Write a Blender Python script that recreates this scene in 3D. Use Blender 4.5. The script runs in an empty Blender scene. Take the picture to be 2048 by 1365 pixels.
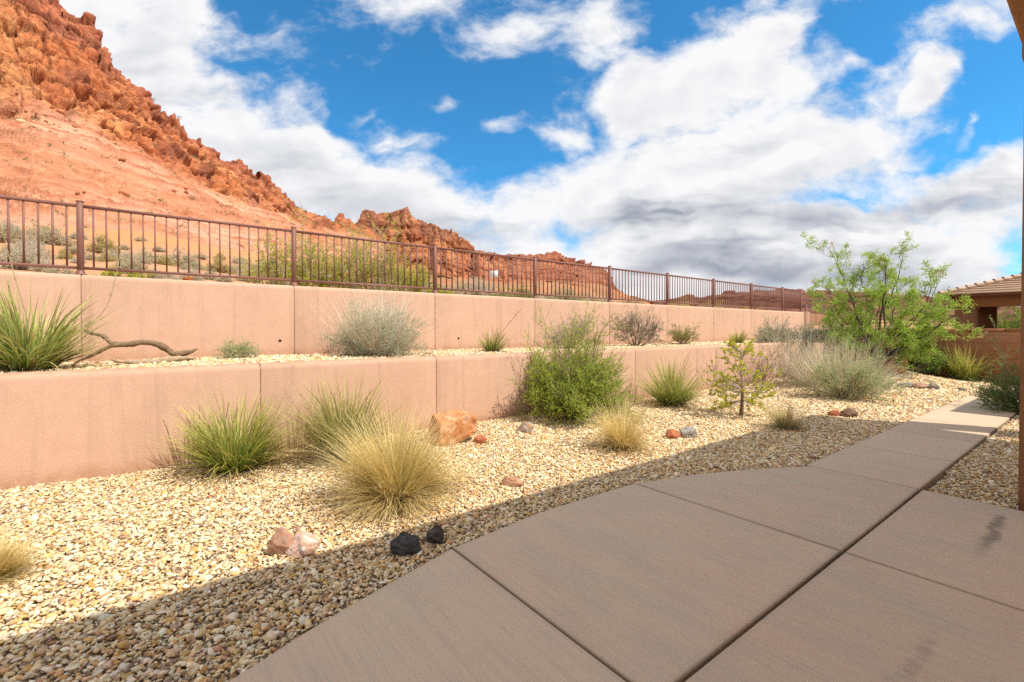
import bpy, math, random
import numpy as np
from mathutils import Vector
R = math.radians
rng = np.random.default_rng(7)
random.seed(7)
SC = bpy.context.scene
COL = SC.collection

# ------------------------------------------------------------------ camera
F = 924.0                      # focal length in photo pixels
EYE = 1.38
YAW, PITCH = R(52.9), R(0.8)
SHIFT = (F*math.tan(PITCH) - 24.5)/2048
sA, cA, sP, cP = math.sin(YAW), math.cos(YAW), math.sin(PITCH), math.cos(PITCH)
FW = np.array([-sA*cP, cA*cP, -sP]); RT = np.array([cA, sA, 0.0]); UP = np.cross(RT, FW)
CAM = np.array([0.0, 0.0, EYE])
cam = bpy.data.cameras.new('camera'); camo = bpy.data.objects.new('camera', cam); COL.objects.link(camo)
camo.location = CAM; camo.rotation_euler = (math.pi/2-PITCH, 0, YAW)
cam.sensor_width = 36; cam.lens = F/2048*36; cam.shift_y = SHIFT
cam.clip_start = 0.05; cam.clip_end = 6000
SC.camera = camo

def ray(px, py):
    xc = (px-1024)/F; yc = (682.5-py)/F + SHIFT*2048/F
    return FW + xc*RT + yc*UP
def on_z(px, py, z=0.0):
    d = ray(px, py); t = (z-EYE)/d[2]; return CAM + d*t
def on_x(px, py, x):
    d = ray(px, py); return CAM + d*(x/d[0])
def on_y(px, py, y):
    d = ray(px, py); return CAM + d*(y/d[1])
def at_d(px, py, t):
    return CAM + ray(px, py)*t
def depth(p): return float(np.dot(np.asarray(p)-CAM, FW))

# ------------------------------------------------------------------ noise
def _h(ix, iy, iz, seed):
    h = (ix.astype(np.int64)*374761393 + iy.astype(np.int64)*668265263 + iz.astype(np.int64)*1274126177 + seed*1013904223) & 0xFFFFFFFF
    h = ((h ^ (h >> 13))*1274126177) & 0xFFFFFFFF
    h = ((h ^ (h >> 16))*2246822519) & 0xFFFFFFFF
    return ((h ^ (h >> 15)) & 0xFFFFFF)/float(0xFFFFFF)
def vnoise(p, seed=0):
    i = np.floor(p); f = p-i; f = f*f*f*(f*(f*6-15)+10); i = i.astype(np.int64)
    r = 0
    for dx in (0, 1):
        wx = f[:, 0] if dx else 1-f[:, 0]
        for dy in (0, 1):
            wy = f[:, 1] if dy else 1-f[:, 1]
            for dz in (0, 1):
                wz = f[:, 2] if dz else 1-f[:, 2]
                r = r + wx*wy*wz*_h(i[:, 0]+dx, i[:, 1]+dy, i[:, 2]+dz, seed)
    return r*2-1
def fbm(p, o=5, seed=0, gain=.5):
    a, r, s = 1.0, 0, 0
    for k in range(o):
        r = r + a*vnoise(p*(2**k)+k*17.3, seed+k); s += a; a *= gain
    return r/s
def cells(p, seed=0, box=False, full=False):
    i = np.floor(p).astype(np.int64); n = len(p)
    f1 = np.full(n, 9.0); f2 = np.full(n, 9.0); idv = np.zeros(n); ctr = np.zeros((n, 3))
    for dx in (-1, 0, 1):
        for dy in (-1, 0, 1):
            for dz in (-1, 0, 1):
                c = i+np.array([dx, dy, dz])
                q = c+np.stack([_h(c[:, 0], c[:, 1], c[:, 2], seed+k) for k in (1, 2, 3)], 1)
                d = np.abs(p-q).max(1) if box else np.linalg.norm(p-q, axis=1); v = _h(c[:, 0], c[:, 1], c[:, 2], seed+9)
                m = d < f1
                f2 = np.where(m, f1, np.minimum(f2, d)); idv = np.where(m, v, idv); f1 = np.where(m, d, f1); ctr = np.where(m[:, None], q, ctr)
    return (f1, f2, idv, ctr) if full else (f1, f2, idv)
def sstep(a, b, x):
    t = np.clip((x-a)/(b-a), 0, 1); return t*t*(3-2*t)

# ------------------------------------------------------------------ mesh building
def mesh_obj(name, v, f, mat, parent=None, col=None, smooth=False):
    """v (N,3); f: list of (M,k) int arrays; one mesh object"""
    me = bpy.data.meshes.new(name)
    v = np.asarray(v, np.float32)
    if not isinstance(f, list): f = [f]
    f = [np.asarray(a, np.int32) for a in f if len(a)]
    loops = np.concatenate([a.ravel() for a in f]); tot = np.concatenate([np.full(len(a), a.shape[1], np.int32) for a in f])
    me.vertices.add(len(v)); me.vertices.foreach_set('co', v.ravel())
    me.loops.add(len(loops)); me.loops.foreach_set('vertex_index', loops)
    st = np.zeros(len(tot), np.int32); st[1:] = np.cumsum(tot)[:-1]
    me.polygons.add(len(tot)); me.polygons.foreach_set('loop_start', st); me.polygons.foreach_set('loop_total', tot)
    if smooth: me.polygons.foreach_set('use_smooth', np.ones(len(tot), bool))
    if col is not None:
        at = me.color_attributes.new('Col', 'FLOAT_COLOR', 'POINT')
        c = np.ones((len(v), 4), np.float32); c[:, :3] = col; at.data.foreach_set('color', c.ravel())
    me.update(calc_edges=True); me.validate()
    if mat: me.materials.append(mat)
    o = bpy.data.objects.new(name, me); COL.objects.link(o)
    if parent: o.parent = parent
    return o
class G:
    """collects geometry for one mesh"""
    def __init__(s): s.v = []; s.q = []; s.t = []; s.c = []; s.n = 0
    def add(s, v, q=None, t=None, c=None):
        v = np.asarray(v, float)
        if q is not None and len(q): s.q.append(np.asarray(q)+s.n)
        if t is not None and len(t): s.t.append(np.asarray(t)+s.n)
        s.v.append(v); s.n += len(v)
        c = np.broadcast_to(np.asarray((.5, .5, .5) if c is None else c, float), v.shape); s.c.append(c)
    def box(s, lo, hi, c=None, bev=0.0):
        x0, y0, z0 = lo; x1, y1, z1 = hi
        if bev <= 0:
            v = [(x0,y0,z0),(x1,y0,z0),(x1,y1,z0),(x0,y1,z0),(x0,y0,z1),(x1,y0,z1),(x1,y1,z1),(x0,y1,z1)]
            s.add(v, [(3,2,1,0),(4,5,6,7),(0,1,5,4),(1,2,6,5),(2,3,7,6),(3,0,4,7)], c=c)
        else:
            b = bev; v = []
            for z, k in ((z0, b), (z0+b, 0), (z1-b, 0), (z1, b)):
                v += [(x0+k,y0+k,z),(x1-k,y0+k,z),(x1-k,y1-k,z),(x0+k,y1-k,z)]
            q = [(3,2,1,0),(12,13,14,15)]
            for r in range(3):
                for i in range(4):
                    j = (i+1) % 4; q.append((r*4+i, r*4+j, r*4+4+j, r*4+4+i))
            s.add(v, q, c=c)
    def build(s, name, mat, parent=None, smooth=False, off=None):
        v = np.concatenate(s.v)
        if off is not None: v = v-np.asarray(off)
        f = []
        if s.q: f.append(np.concatenate(s.q))
        if s.t: f.append(np.concatenate(s.t))
        return mesh_obj(name, v, f, mat, parent, np.concatenate(s.c), smooth)
def ribbons(g, P, W, side, C):
    N, S, _ = P.shape
    v = np.stack([P-side*W[..., None]/2, P+side*W[..., None]/2], 2).reshape(-1, 3)
    c = np.repeat(C.reshape(-1, 3), 2, 0)
    b = (np.arange(N)*S*2)[:, None]+(np.arange(S-1)*2)[None]
    b = b.reshape(-1, 1)
    g.add(v, np.concatenate([b, b+1, b+3, b+2], 1), c=c)
def tubes(g, P, Rr, C, k=3):
    N, S, _ = P.shape
    T = np.gradient(P, axis=1); T /= np.linalg.norm(T, axis=2, keepdims=True)+1e-9
    ref = np.where(np.abs(T[..., 2:3]) > .9, np.array([1., 0, 0]), np.array([0, 0, 1.]))
    U = np.cross(T, ref); U /= np.linalg.norm(U, axis=2, keepdims=True)+1e-9; V = np.cross(T, U)
    a = np.arange(k)/k*2*np.pi
    v = P[:, :, None]+Rr[:, :, None, None]*(U[:, :, None]*np.cos(a)[None, None, :, None]+V[:, :, None]*np.sin(a)[None, None, :, None])
    c = np.broadcast_to(C[:, :, None], v.shape).reshape(-1, 3)
    b = (np.arange(N)*S*k)[:, None, None]+(np.arange(S-1)*k)[None, :, None]
    i = np.arange(k)[None, None]; j = (i+1) % k
    q = np.stack([b+i, b+j, b+k+j, b+k+i], -1).reshape(-1, 4)
    g.add(v.reshape(-1, 3), q, c=c)
def leaves(g, P, D, L, W, C):
    N = len(P); D = D/(np.linalg.norm(D, axis=1, keepdims=True)+1e-9)
    r = rng.normal(size=(N, 3)); sd = np.cross(D, r); sd /= np.linalg.norm(sd, axis=1, keepdims=True)+1e-9
    L = L[:, None]; W = W[:, None]
    v = np.stack([P, P+D*L*.45+sd*W*.5, P+D*L, P+D*L*.45-sd*W*.5], 1).reshape(-1, 3)
    b = np.arange(N)[:, None]*4
    g.add(v, b+np.arange(4)[None], c=np.repeat(C, 4, 0))
def unit(v): return v/(np.linalg.norm(v, axis=-1, keepdims=True)+1e-9)

# ------------------------------------------------------------------ scene tree helpers
def tag(o, label=None, cat=None, group=None, kind=None):
    if label: o['label'] = label
    if cat: o['category'] = cat
    if group: o['group'] = group
    if kind: o['kind'] = kind
    return o
def empty(name, loc, label, cat, group=None, rz=0.0):
    o = bpy.data.objects.new(name, None); COL.objects.link(o); o.empty_display_size = .1
    o.location = loc; o.rotation_euler = (0, 0, rz)
    return tag(o, label, cat, group)
def copy_tree(root, loc, rz, sc, label):
    r = root.copy(); COL.objects.link(r); r.location = loc; r.rotation_euler = (0, 0, rz); r.scale = sc
    r['label'] = label
    for ch in list(root.children):
        c = ch.copy(); COL.objects.link(c); c.parent = r
    return r

# ------------------------------------------------------------------ materials
class NT:
    def __init__(s, nt): s.nt = nt; s.n = nt.nodes; s.l = nt.links
    def new(s, t, **k):
        n = s.n.new(t)
        for a, b in k.items(): setattr(n, a, b)
        return n
    def put(s, sock, v):
        if isinstance(v, bpy.types.NodeSocket): s.l.new(v, sock)
        elif v is not None: sock.default_value = v
    def m(s, op, a, b=None, c=None, clamp=False):
        n = s.new('ShaderNodeMath', operation=op, use_clamp=clamp)
        for i, x in enumerate((a, b, c)): s.put(n.inputs[i], x)
        return n.outputs[0]
    def vm(s, op, a, b=None):
        n = s.new('ShaderNodeVectorMath', operation=op); s.put(n.inputs[0], a)
        if b is not None: s.put(n.inputs[1 if op != 'SCALE' else 3], b)
        return n.outputs['Value' if op in ('DOT_PRODUCT', 'LENGTH') else 'Vector']
    def mix(s, f, a, b, mode='MIX'):
        n = s.new('ShaderNodeMix', data_type='RGBA', blend_type=mode); s.put(n.inputs[0], f); s.put(n.inputs[6], a); s.put(n.inputs[7], b)
        return n.outputs[2]
    def noise(s, vec, scale, detail=4, rough=.55, dist=0.0):
        n = s.new('ShaderNodeTexNoise'); s.put(n.inputs['Vector'], vec); n.inputs['Scale'].default_value = scale
        n.inputs['Detail'].default_value = detail; n.inputs['Roughness'].default_value = rough; n.inputs['Distortion'].default_value = dist
        return n.outputs[0]
    def rng(s, v, a, b, c=0.0, d=1.0, smooth=True):
        n = s.new('ShaderNodeMapRange', interpolation_type='SMOOTHSTEP' if smooth else 'LINEAR'); s.put(n.inputs[0], v)
        for i, x in enumerate((a, b, c, d)): s.put(n.inputs[i+1], x)
        return n.outputs[0]
    def bump(s, h, strength=.5, dist=.01, normal=None):
        n = s.new('ShaderNodeBump'); s.put(n.inputs['Height'], h); n.inputs['Strength'].default_value = strength
        n.inputs['Distance'].default_value = dist
        if normal: s.put(n.inputs['Normal'], normal)
        return n.outputs[0]
def rgba(c): return (c[0], c[1], c[2], 1.0)
def new_mat(name):
    m = bpy.data.materials.new(name); m.use_nodes = True; t = NT(m.node_tree)
    b = m.node_tree.nodes['Principled BSDF']; b.inputs['Specular IOR Level'].default_value = .25
    return m, t, b
def pos(t): return t.new('ShaderNodeNewGeometry').outputs['Position']
def objc(t): return t.new('ShaderNodeTexCoord').outputs['Object']
def attr(t): return t.new('ShaderNodeVertexColor', layer_name='Col').outputs['Color']

def mat_stucco(name, c, c2, top=None):
    m, t, b = new_mat(name); p = pos(t)
    big = t.noise(p, .9, 4); mid = t.noise(p, 6, 5, .6); fine = t.noise(p, 130, 2, .7); fin2 = t.noise(p, 55, 3, .7)
    col = t.mix(t.rng(big, .3, .7), rgba(c), rgba(c2))
    col = t.mix(t.rng(mid, .35, .75, 0, .38), col, rgba([x*.82 for x in c]))
    col = t.mix(t.rng(fine, .35, .7, 0, .45), col, rgba([min(1, x*1.25) for x in c]))
    # faint vertical water streaks
    sx = t.new('ShaderNodeMapping'); sx.inputs['Scale'].default_value = (3, 3, .18); t.put(sx.inputs[0], p)
    col = t.mix(t.rng(t.noise(sx.outputs[0], 2.2, 5, .65),   .5, .74, 0, .42), col, rgba([x*.7 for x in c]))
    sz = t.new('ShaderNodeSeparateXYZ'); t.put(sz.inputs[0], p)
    spl = t.m('MAXIMUM', t.rng(sz.outputs[2], .16, -.03), t.m('MULTIPLY', t.rng(sz.outputs[2], 1.14, .96), t.rng(sz.outputs[2], .95, .99)))
    col = t.mix(t.m('MULTIPLY', spl, t.rng(t.noise(p, 9, 5, .7), .3, .7, .2, .9)), col, rgba((c[0]*.72, c[1]*.62, c[2]*.5)))
    ca = attr(t); col = t.mix(1.0, col, ca, 'MULTIPLY')
    t.put(b.inputs['Base Color'], col); b.inputs['Roughness'].default_value = .92
    h = t.m('ADD', fine, t.m('MULTIPLY', fin2, 1.2))
    t.put(b.inputs['Normal'], t.bump(h, .55, .004)); return m
def mat_leaf(name, transl=.5, rough=.6, var=.35):
    m, t, b = new_mat(name); c = attr(t)
    n = t.noise(objc(t), 9, 2)
    c = t.mix(t.rng(n, .3, .7, 0, var), c, t.mix(1.0, c, (.55, .6, .5, 1), 'MULTIPLY'))
    t.put(b.inputs['Base Color'], c); b.inputs['Roughness'].default_value = rough
    tr = t.new('ShaderNodeBsdfTranslucent'); t.put(tr.inputs[0], c)
    mx = t.new('ShaderNodeMixShader'); mx.inputs[0].default_value = transl
    t.l.new(b.outputs[0], mx.inputs[1]); t.l.new(tr.outputs[0], mx.inputs[2])
    t.l.new(mx.outputs[0], m.node_tree.nodes['Material Output'].inputs[0]); return m
def mat_attr(name, rough=.85, sc=40, amt=.35, bump=.3, dist=.005, spec=.2):
    m, t, b = new_mat(name); c = attr(t); p = objc(t)
    n = t.noise(p, sc, 5, .65); n2 = t.noise(p, sc*.22, 3)
    c2 = t.mix(t.rng(n, .35, .7, 0, amt), c, t.mix(1.0, c, (.45, .43, .42, 1), 'MULTIPLY'))
    c2 = t.mix(t.rng(n2, .45, .7, 0, amt), c2, t.mix(1.0, c2, (1.35, 1.3, 1.25, 1), 'MULTIPLY'))
    t.put(b.inputs['Base Color'], c2); b.inputs['Roughness'].default_value = rough; b.inputs['Specular IOR Level'].default_value = spec
    if bump: t.put(b.inputs['Normal'], t.bump(n, bump, dist))
    return m
M_WALL = mat_stucco('stucco', (.59, .378, .276), (.64, .415, .31))
M_HOUSE = mat_stucco('house_stucco', (.27, .135, .065), (.31, .155, .075))
M_LEAF = mat_leaf('leaf'); M_BLADE = mat_leaf('blade', .28, .55, .2); M_STEM = mat_attr('stem', .9, 30, .3, .2)
M_ROCK = mat_attr('rock', .9, 14, .5, .8, .02); M_STONE = mat_attr('gravel_stone', .85, 60, .3, 0)
M_WOOD = mat_attr('dead_wood', .9, 35, .5, .7, .01)
M_METAL = mat_attr('painted_metal', .55, 25, .12, .05, .001, .4)
M_TILE = mat_attr('roof_tile', .85, 9, .3, .3, .01)

# ------------------------------------------------------------------ world and sun
SUN_EL, SUN_AZ = R(54.5), R(25)
SV = Vector((math.cos(SUN_AZ)*math.cos(SUN_EL), math.sin(SUN_AZ)*math.cos(SUN_EL), math.sin(SUN_EL)))
sun = bpy.data.lights.new('sun', 'SUN'); sun.energy = 5.0; sun.angle = R(.5); sun.color = (1, .94, .82)
suno = bpy.data.objects.new('sun', sun); COL.objects.link(suno); suno.location = (20, 10, 30)
suno.rotation_euler = (-SV).to_track_quat('-Z', 'Y').to_euler()
def build_world():
    w = bpy.data.worlds.new('World'); SC.world = w; w.use_nodes = True; nt = w.node_tree; t = NT(nt)
    for n in list(nt.nodes): nt.nodes.remove(n)
    tc = t.new('ShaderNodeTexCoord').outputs['Generated']; d = t.vm('NORMALIZE', tc)
    # cloud bank positions are laid out on the compass direction of the cliffs (fixed in the world)
    right = (math.cos(R(52.9)), math.sin(R(52.9)), 0); fwd = (-math.sin(R(52.9)), math.cos(R(52.9)), 0)
    df = t.vm('DOT_PRODUCT', d, fwd); fz = t.m('MAXIMUM', df, .15)
    u = t.m('DIVIDE', t.vm('DOT_PRODUCT', d, right), fz)
    sp = t.new('ShaderNodeSeparateXYZ'); t.put(sp.inputs[0], d)
    v = t.m('DIVIDE', sp.outputs[2], fz)
    cb = t.new('ShaderNodeCombineXYZ'); t.put(cb.inputs[0], u); t.put(cb.inputs[1], v); p = cb.outputs[0]
    def n2(vec, sc, det, rough):
        n = t.new('ShaderNodeTexNoise', noise_dimensions='2D'); t.put(n.inputs['Vector'], vec)
        n.inputs['Scale'].default_value = sc; n.inputs['Detail'].default_value = det; n.inputs['Roughness'].default_value = rough; return n
    wn = n2(p, 4.5, 3.5, .55)
    wp = t.vm('ADD', p, t.vm('SCALE', t.vm('SUBTRACT', wn.outputs['Color'], (.5, .5, .5)), .16))
    rots = {}
    def rot(a):
        if a not in rots:
            m = t.new('ShaderNodeMapping', vector_type='POINT'); m.inputs['Rotation'].default_value = (0, 0, -R(a)); t.put(m.inputs[0], wp); rots[a] = m.outputs[0]
        return rots[a]
    def blobs(E):
        acc = None
        for cx, cy, rx, ry, a, st in E:
            c = ((cx-1024)/F, (658-cy)/F); ca, sa = math.cos(R(a)), math.sin(R(a))
            cr = (c[0]*ca+c[1]*sa, -c[0]*sa+c[1]*ca); sx, sy = F/rx, F/ry
            n = t.new('ShaderNodeVectorMath', operation='MULTIPLY_ADD'); t.put(n.inputs[0], rot(a))
            n.inputs[1].default_value = (sx, sy, 0); n.inputs[2].default_value = (-cr[0]*sx, -cr[1]*sy, 0)
            e = t.m('MULTIPLY_ADD', t.vm('LENGTH', n.outputs[0]), -st*.85, st*1.3)
            acc = e if acc is None else t.m('MAXIMUM', acc, e)
        return t.m('MAXIMUM', acc, 0.0)
    E = [ # cx, cy, rx, ry, rotation, strength
        (210, 10, 235, 190, -30, 1.2), (340, 120, 120, 80, -30, 1), (350, 220, 250, 110, -30, 1.2), (560, 330, 300, 100, -30, 1.2), (860, 450, 330, 110, -12, 1.2),
        (650, 280, 90, 40, -30, .9), (800, 275, 120, 42, -12, .62), (1020, 430, 100, 62, 12, 1.0), (720, 224, 60, 20, 12, .5), (868, 207, 60, 18, 12, .42), (1010, 250, 80, 22, -12, .45),
        (830, 40, 260, 70, 12, .50), (1020, 50, 120, 60, 12, .58), (1180, 55, 100, 90, 30, .58), (1100, 180, 50, 90, 30, .30),
        (1120, 265, 70, 44, 12, .85), (1175, 345, 40, 50, 12, .75), (1300, 210, 140, 100, 30, 1.1), (1450, 180, 170, 110, 30, 1.2), (1560, 80, 100, 55, 50, 1.0), (1545, 15, 80, 40, 50, .5),
        (1450, 340, 380, 130, 12, 1.25), (1680, 285, 160, 46, 30, .95), (1850, 160, 105, 36, 50, .8), (1360, 460, 240, 130, 12, 1.25), (1640, 500, 500, 95, 6, 1.3), (1880, 400, 250, 58, 12, 1.1),
        (1500, 570, 560, 50, 0, 1.2), (1945, 252, 60, 28, 50, .62), (1660, 145, 80, 28, 30, .42), (1930, 40, 170, 60, 12, .58), (1850, 110, 260, 34, 12, .36), (1720, 15, 100, 34, 12, .45)]
    DK = [(1320, 450, 230, 46, 6, .62), (1560, 490, 340, 50, 6, .66), (1850, 430, 260, 45, 12, .6), (1450, 540, 480, 30, 0, .55), (1750, 560, 300, 30, 0, .5), (1450, 300, 200, 45, 12, .22), (330, 190, 200, 90, -30, .22), (620, 370, 220, 70, -30, .25), (950, 470, 160, 45, -12, .42)]
    acc = blobs(E)
    acc = t.m('MINIMUM', acc, 1.0)
    behind = t.rng(df, .35, .1, 0, .62); out_r = t.rng(t.m('ABSOLUTE', u), 1.25, 1.7, 0, .75); hi = t.rng(v, .78, 1.1, 0, .6)
    acc = t.m('MAXIMUM', t.m('MAXIMUM', acc, behind), t.m('MAXIMUM', out_r, hi))
    st = t.new('ShaderNodeMapping'); st.inputs['Rotation'].default_value = (0, 0, R(-22)); st.inputs['Scale'].default_value = (1, 1.8, 1); t.put(st.inputs[0], t.vm('ADD', p, t.vm('SCALE', t.vm('SUBTRACT', wn.outputs['Color'], (.5, .5, .5)), .07)))
    n1 = n2(st.outputs[0], 4.2, 8, .63).outputs[0]
    na = n2(t.vm('ADD', st.outputs[0], (.02, .085, 0)), 4.0, 3, .5).outputs[0]
    dens = t.m('ADD', acc, t.m('MULTIPLY', t.m('SUBTRACT', n1, .5), 1.7))
    alpha = t.rng(dens, .2, .86)
    dark = blobs(DK)
    lo_m = t.new('ShaderNodeMapping'); lo_m.inputs['Rotation'].default_value = (0, 0, R(-5)); lo_m.inputs['Scale'].default_value = (1, 4.2, 1); t.put(lo_m.inputs[0], t.vm('ADD', p, t.vm('SCALE', t.vm('SUBTRACT', wn.outputs['Color'], (.5, .5, .5)), .05)))
    nb = n2(lo_m.outputs[0], 3.2, 5, .55).outputs[0]
    puff = t.m('MULTIPLY', t.m('SUBTRACT', na, n1), 1.15)
    core = t.rng(dens, .75, 1.5, 0, .13)
    shade = t.m('ADD', t.m('ADD', core, puff), t.m('MULTIPLY', dark, t.rng(nb, .34, .62, .2, 1.3)), clamp=True)
    cc = t.mix(shade, (.96, .96, .97, 1), (.36, .39, .47, 1))
    sky = t.new('ShaderNodeTexSky', sky_type='NISHITA'); sky.sun_disc = False
    sky.sun_elevation = SUN_EL; sky.sun_rotation = math.atan2(SV.x, SV.y); sky.altitude = 900; sky.air_density = 1.0; sky.dust_density = .3; sky.ozone_density = 2.0
    b1 = t.new('ShaderNodeBackground'); b1.inputs['Strength'].default_value = .15
    t.put(b1.inputs[0], t.mix(1.0, sky.outputs[0], (.34, 1.05, 1.32, 1), 'MULTIPLY'))
    b2 = t.new('ShaderNodeBackground'); b2.inputs['Strength'].default_value = 1.0; t.put(b2.inputs[0], cc)
    mx = t.new('ShaderNodeMixShader'); t.put(mx.inputs[0], alpha); t.l.new(b1.outputs[0], mx.inputs[1]); t.l.new(b2.outputs[0], mx.inputs[2])
    o = t.new('ShaderNodeOutputWorld'); t.l.new(mx.outputs[0], o.inputs[0])
    w.cycles.sampling_method = 'MANUAL'; w.cycles.sample_map_resolution = 512
build_world()
SC.view_settings.view_transform = 'Standard'; SC.view_settings.look = 'None'; SC.view_settings.exposure = 0
SC.render.engine = 'CYCLES'; SC.cycles.use_denoising = False; SC.cycles.max_bounces = 6; SC.cycles.diffuse_bounces = 3; SC.cycles.transparent_max_bounces = 4

# ------------------------------------------------------------------ ground heights
X_LOW, X_UP = -5.83, -7.93            # front faces of the two retaining walls
W_TH = .24
Z_LOW = EYE-.285*EYE; Z_UP = EYE+.497*EYE
Z_TER = Z_LOW-.035
Y_END = 17.2
EDGE = np.array([on_z(*q)[:2] for q in [(450,1365),(650,1237),(900,1097),(1080,1023),(1260,968),(1400,947),(1500,938),(1620,932)]])
EDGE = EDGE[np.argsort(EDGE[:, 1])]
XJ, XP = -1.035, -1.93
YJ = [-2.4, -.46, 1.45, 3.36, 5.2]
def path_left(y):
    y = np.asarray(y, float); e = np.interp(y, EDGE[:, 1], EDGE[:, 0])
    lo = EDGE[0]+(EDGE[0]-EDGE[1])/(EDGE[0, 1]-EDGE[1, 1])*0
    sl = (EDGE[1, 0]-EDGE[0, 0])/(EDGE[1, 1]-EDGE[0, 1])
    e = np.where(y < EDGE[0, 1], EDGE[0, 0]+(y-EDGE[0, 1])*sl*.8, e)
    return np.where(y > 5.2, XP, e)
def gz(x, y):
    x = np.asarray(x, float); y = np.asarray(y, float)
    m = .44*np.exp(-(((x+4.5)/1.5)**2+((y-15.6)/1.7)**2))
    p = np.stack([x*.9, y*.9, x*0], -1).reshape(-1, 3)
    n = vnoise(p, 3).reshape(x.shape)*.018
    near = sstep(0, .5, np.abs(x-XP))
    return -.035+m+n*near
def ground(px, py):
    z = 0
    for _ in range(12):
        p = on_z(px, py, z); z = .5*z+.5*float(gz(p[0], p[1]))
    p[2] = float(gz(p[0], p[1])); return p
def terrace(px, py): return on_z(px, py, Z_TER)

# ------------------------------------------------------------------ ground, gravel, path
def grid_sheet(name, x0, x1, y0, y1, nx, ny, zf, mat):
    X, Y = np.meshgrid(np.linspace(x0, x1, nx), np.linspace(y0, y1, ny)); Z = zf(X, Y)
    i = np.arange(nx*ny).reshape(ny, nx)
    q = np.stack([i[:-1, :-1], i[:-1, 1:], i[1:, 1:], i[1:, :-1]], -1).reshape(-1, 4)
    o = mesh_obj(name, np.stack([X, Y, Z], -1).reshape(-1, 3), q, mat, smooth=True); o['kind'] = 'structure'; return o
def mat_earth():
    m, t, b = new_mat('gravel_bed'); p = pos(t)
    vo = t.new('ShaderNodeTexVoronoi'); vo.inputs['Scale'].default_value = 38; t.put(vo.inputs['Vector'], p)
    sp = t.new('ShaderNodeSeparateColor'); t.put(sp.inputs[0], vo.outputs['Color'])
    c = t.mix(sp.outputs[0], (.34, .24, .13, 1), (.66, .55, .38, 1)); c = t.mix(t.rng(sp.outputs[1], .7, .9), c, (.3, .2, .15, 1))
    c = t.mix(t.rng(vo.outputs['Distance'], .35, .75), c, (.22, .15, .09, 1))
    t.put(b.inputs['Base Color'], c); b.inputs['Roughness'].default_value = .95
    t.put(b.inputs['Normal'], t.bump(t.m('SUBTRACT', 1.0, vo.outputs['Distance']), .8, .02)); return m
M_EARTH = mat_earth()
grid_sheet('gravel_bed', X_LOW-.05, 6, -6, 23, 90, 160, lambda x, y: gz(x, y)-.012, M_EARTH)
grid_sheet('terrace_bed', X_UP-.05, X_LOW-.1, -9, 19.5, 12, 120, lambda x, y: Z_TER-.015+.01*np.sin(y*1.7), M_EARTH)

PAL = np.array([(.85,.71,.50),(.82,.64,.38),(.88,.80,.65),(.72,.47,.20),(.74,.56,.34),(.64,.38,.14),(.45,.29,.16),(.48,.38,.29),(.36,.24,.18),(.72,.42,.23),(.87,.74,.54)])
PW = np.array([.2,.17,.12,.08,.14,.05,.06,.05,.04,.03,.06]); PW = PW/PW.sum()
def stones(name, cent, rad, lab, hi, pal=None, mat=None):
    n = len(cent)
    if hi:
        ph = (1+5**.5)/2
        B = np.array([(-1,ph,0),(1,ph,0),(-1,-ph,0),(1,-ph,0),(0,-1,ph),(0,1,ph),(0,-1,-ph),(0,1,-ph),(ph,0,-1),(ph,0,1),(-ph,0,-1),(-ph,0,1)])/1.9
        T = np.array([(0,11,5),(0,5,1),(0,1,7),(0,7,10),(0,10,11),(1,5,9),(5,11,4),(11,10,2),(10,7,6),(7,1,8),(3,9,4),(3,4,2),(3,2,6),(3,6,8),(3,8,9),(4,9,5),(2,4,11),(6,2,10),(8,6,7),(9,8,1)])
    else:
        B = np.array([(-1,-1,-1),(1,-1,-1),(1,1,-1),(-1,1,-1),(-1,-1,1),(1,-1,1),(1,1,1),(-1,1,1)])*.72
        T = np.array([(3,2,1,0),(4,5,6,7),(0,1,5,4),(1,2,6,5),(2,3,7,6),(3,0,4,7)])
    k = len(B)
    v = B[None]*(1+rng.uniform(-.36, .36, (n, k, 3)))
    sc = np.stack([rng.uniform(.9, 1.45, n), rng.uniform(.65, 1.05, n), rng.uniform(.30, .62, n)], 1)*rad[:, None]
    v = v*sc[:, None]
    a, b, c = rng.uniform(0, 2*np.pi, n), rng.normal(0, .38, n), rng.normal(0, .38, n)
    ca, sa, cb, sb, cc, s2 = np.cos(a), np.sin(a), np.cos(b), np.sin(b), np.cos(c), np.sin(c)
    y1 = v[..., 1]*cb[:, None]-v[..., 2]*sb[:, None]; z1 = v[..., 1]*sb[:, None]+v[..., 2]*cb[:, None]; x1 = v[..., 0]
    x2 = x1*cc[:, None]+z1*s2[:, None]; z2 = -x1*s2[:, None]+z1*cc[:, None]
    x3 = x2*ca[:, None]-y1*sa[:, None]; y3 = x2*sa[:, None]+y1*ca[:, None]
    v = np.stack([x3, y3, z2], -1)+cent[:, None]
    col = (PAL[rng.choice(len(PAL), n, p=PW)]*np.array([1.08, 1.05, .98]) if pal is None else np.asarray(pal)[rng.integers(0, len(pal), n)])*rng.uniform(.78, 1.12, (n, 1))*rng.uniform(.95, 1.05, (n, 3))
    f = (T[None]+(np.arange(n)*k)[:, None, None]).reshape(-1, T.shape[1])
    o = mesh_obj(name, v.reshape(-1, 3), f, mat or M_STONE, col=np.repeat(col, k, 0)); return o
def scatter(x0, x1, y0, y1, step):
    nx, ny = int((x1-x0)/step), int((y1-y0)/step)
    X, Y = np.meshgrid(np.arange(nx), np.arange(ny))
    x = x0+(X+.5+rng.uniform(-.5, .5, X.shape))*step; y = y0+(Y+.5+rng.uniform(-.5, .5, X.shape))*step
    return x.ravel(), y.ravel()
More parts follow.
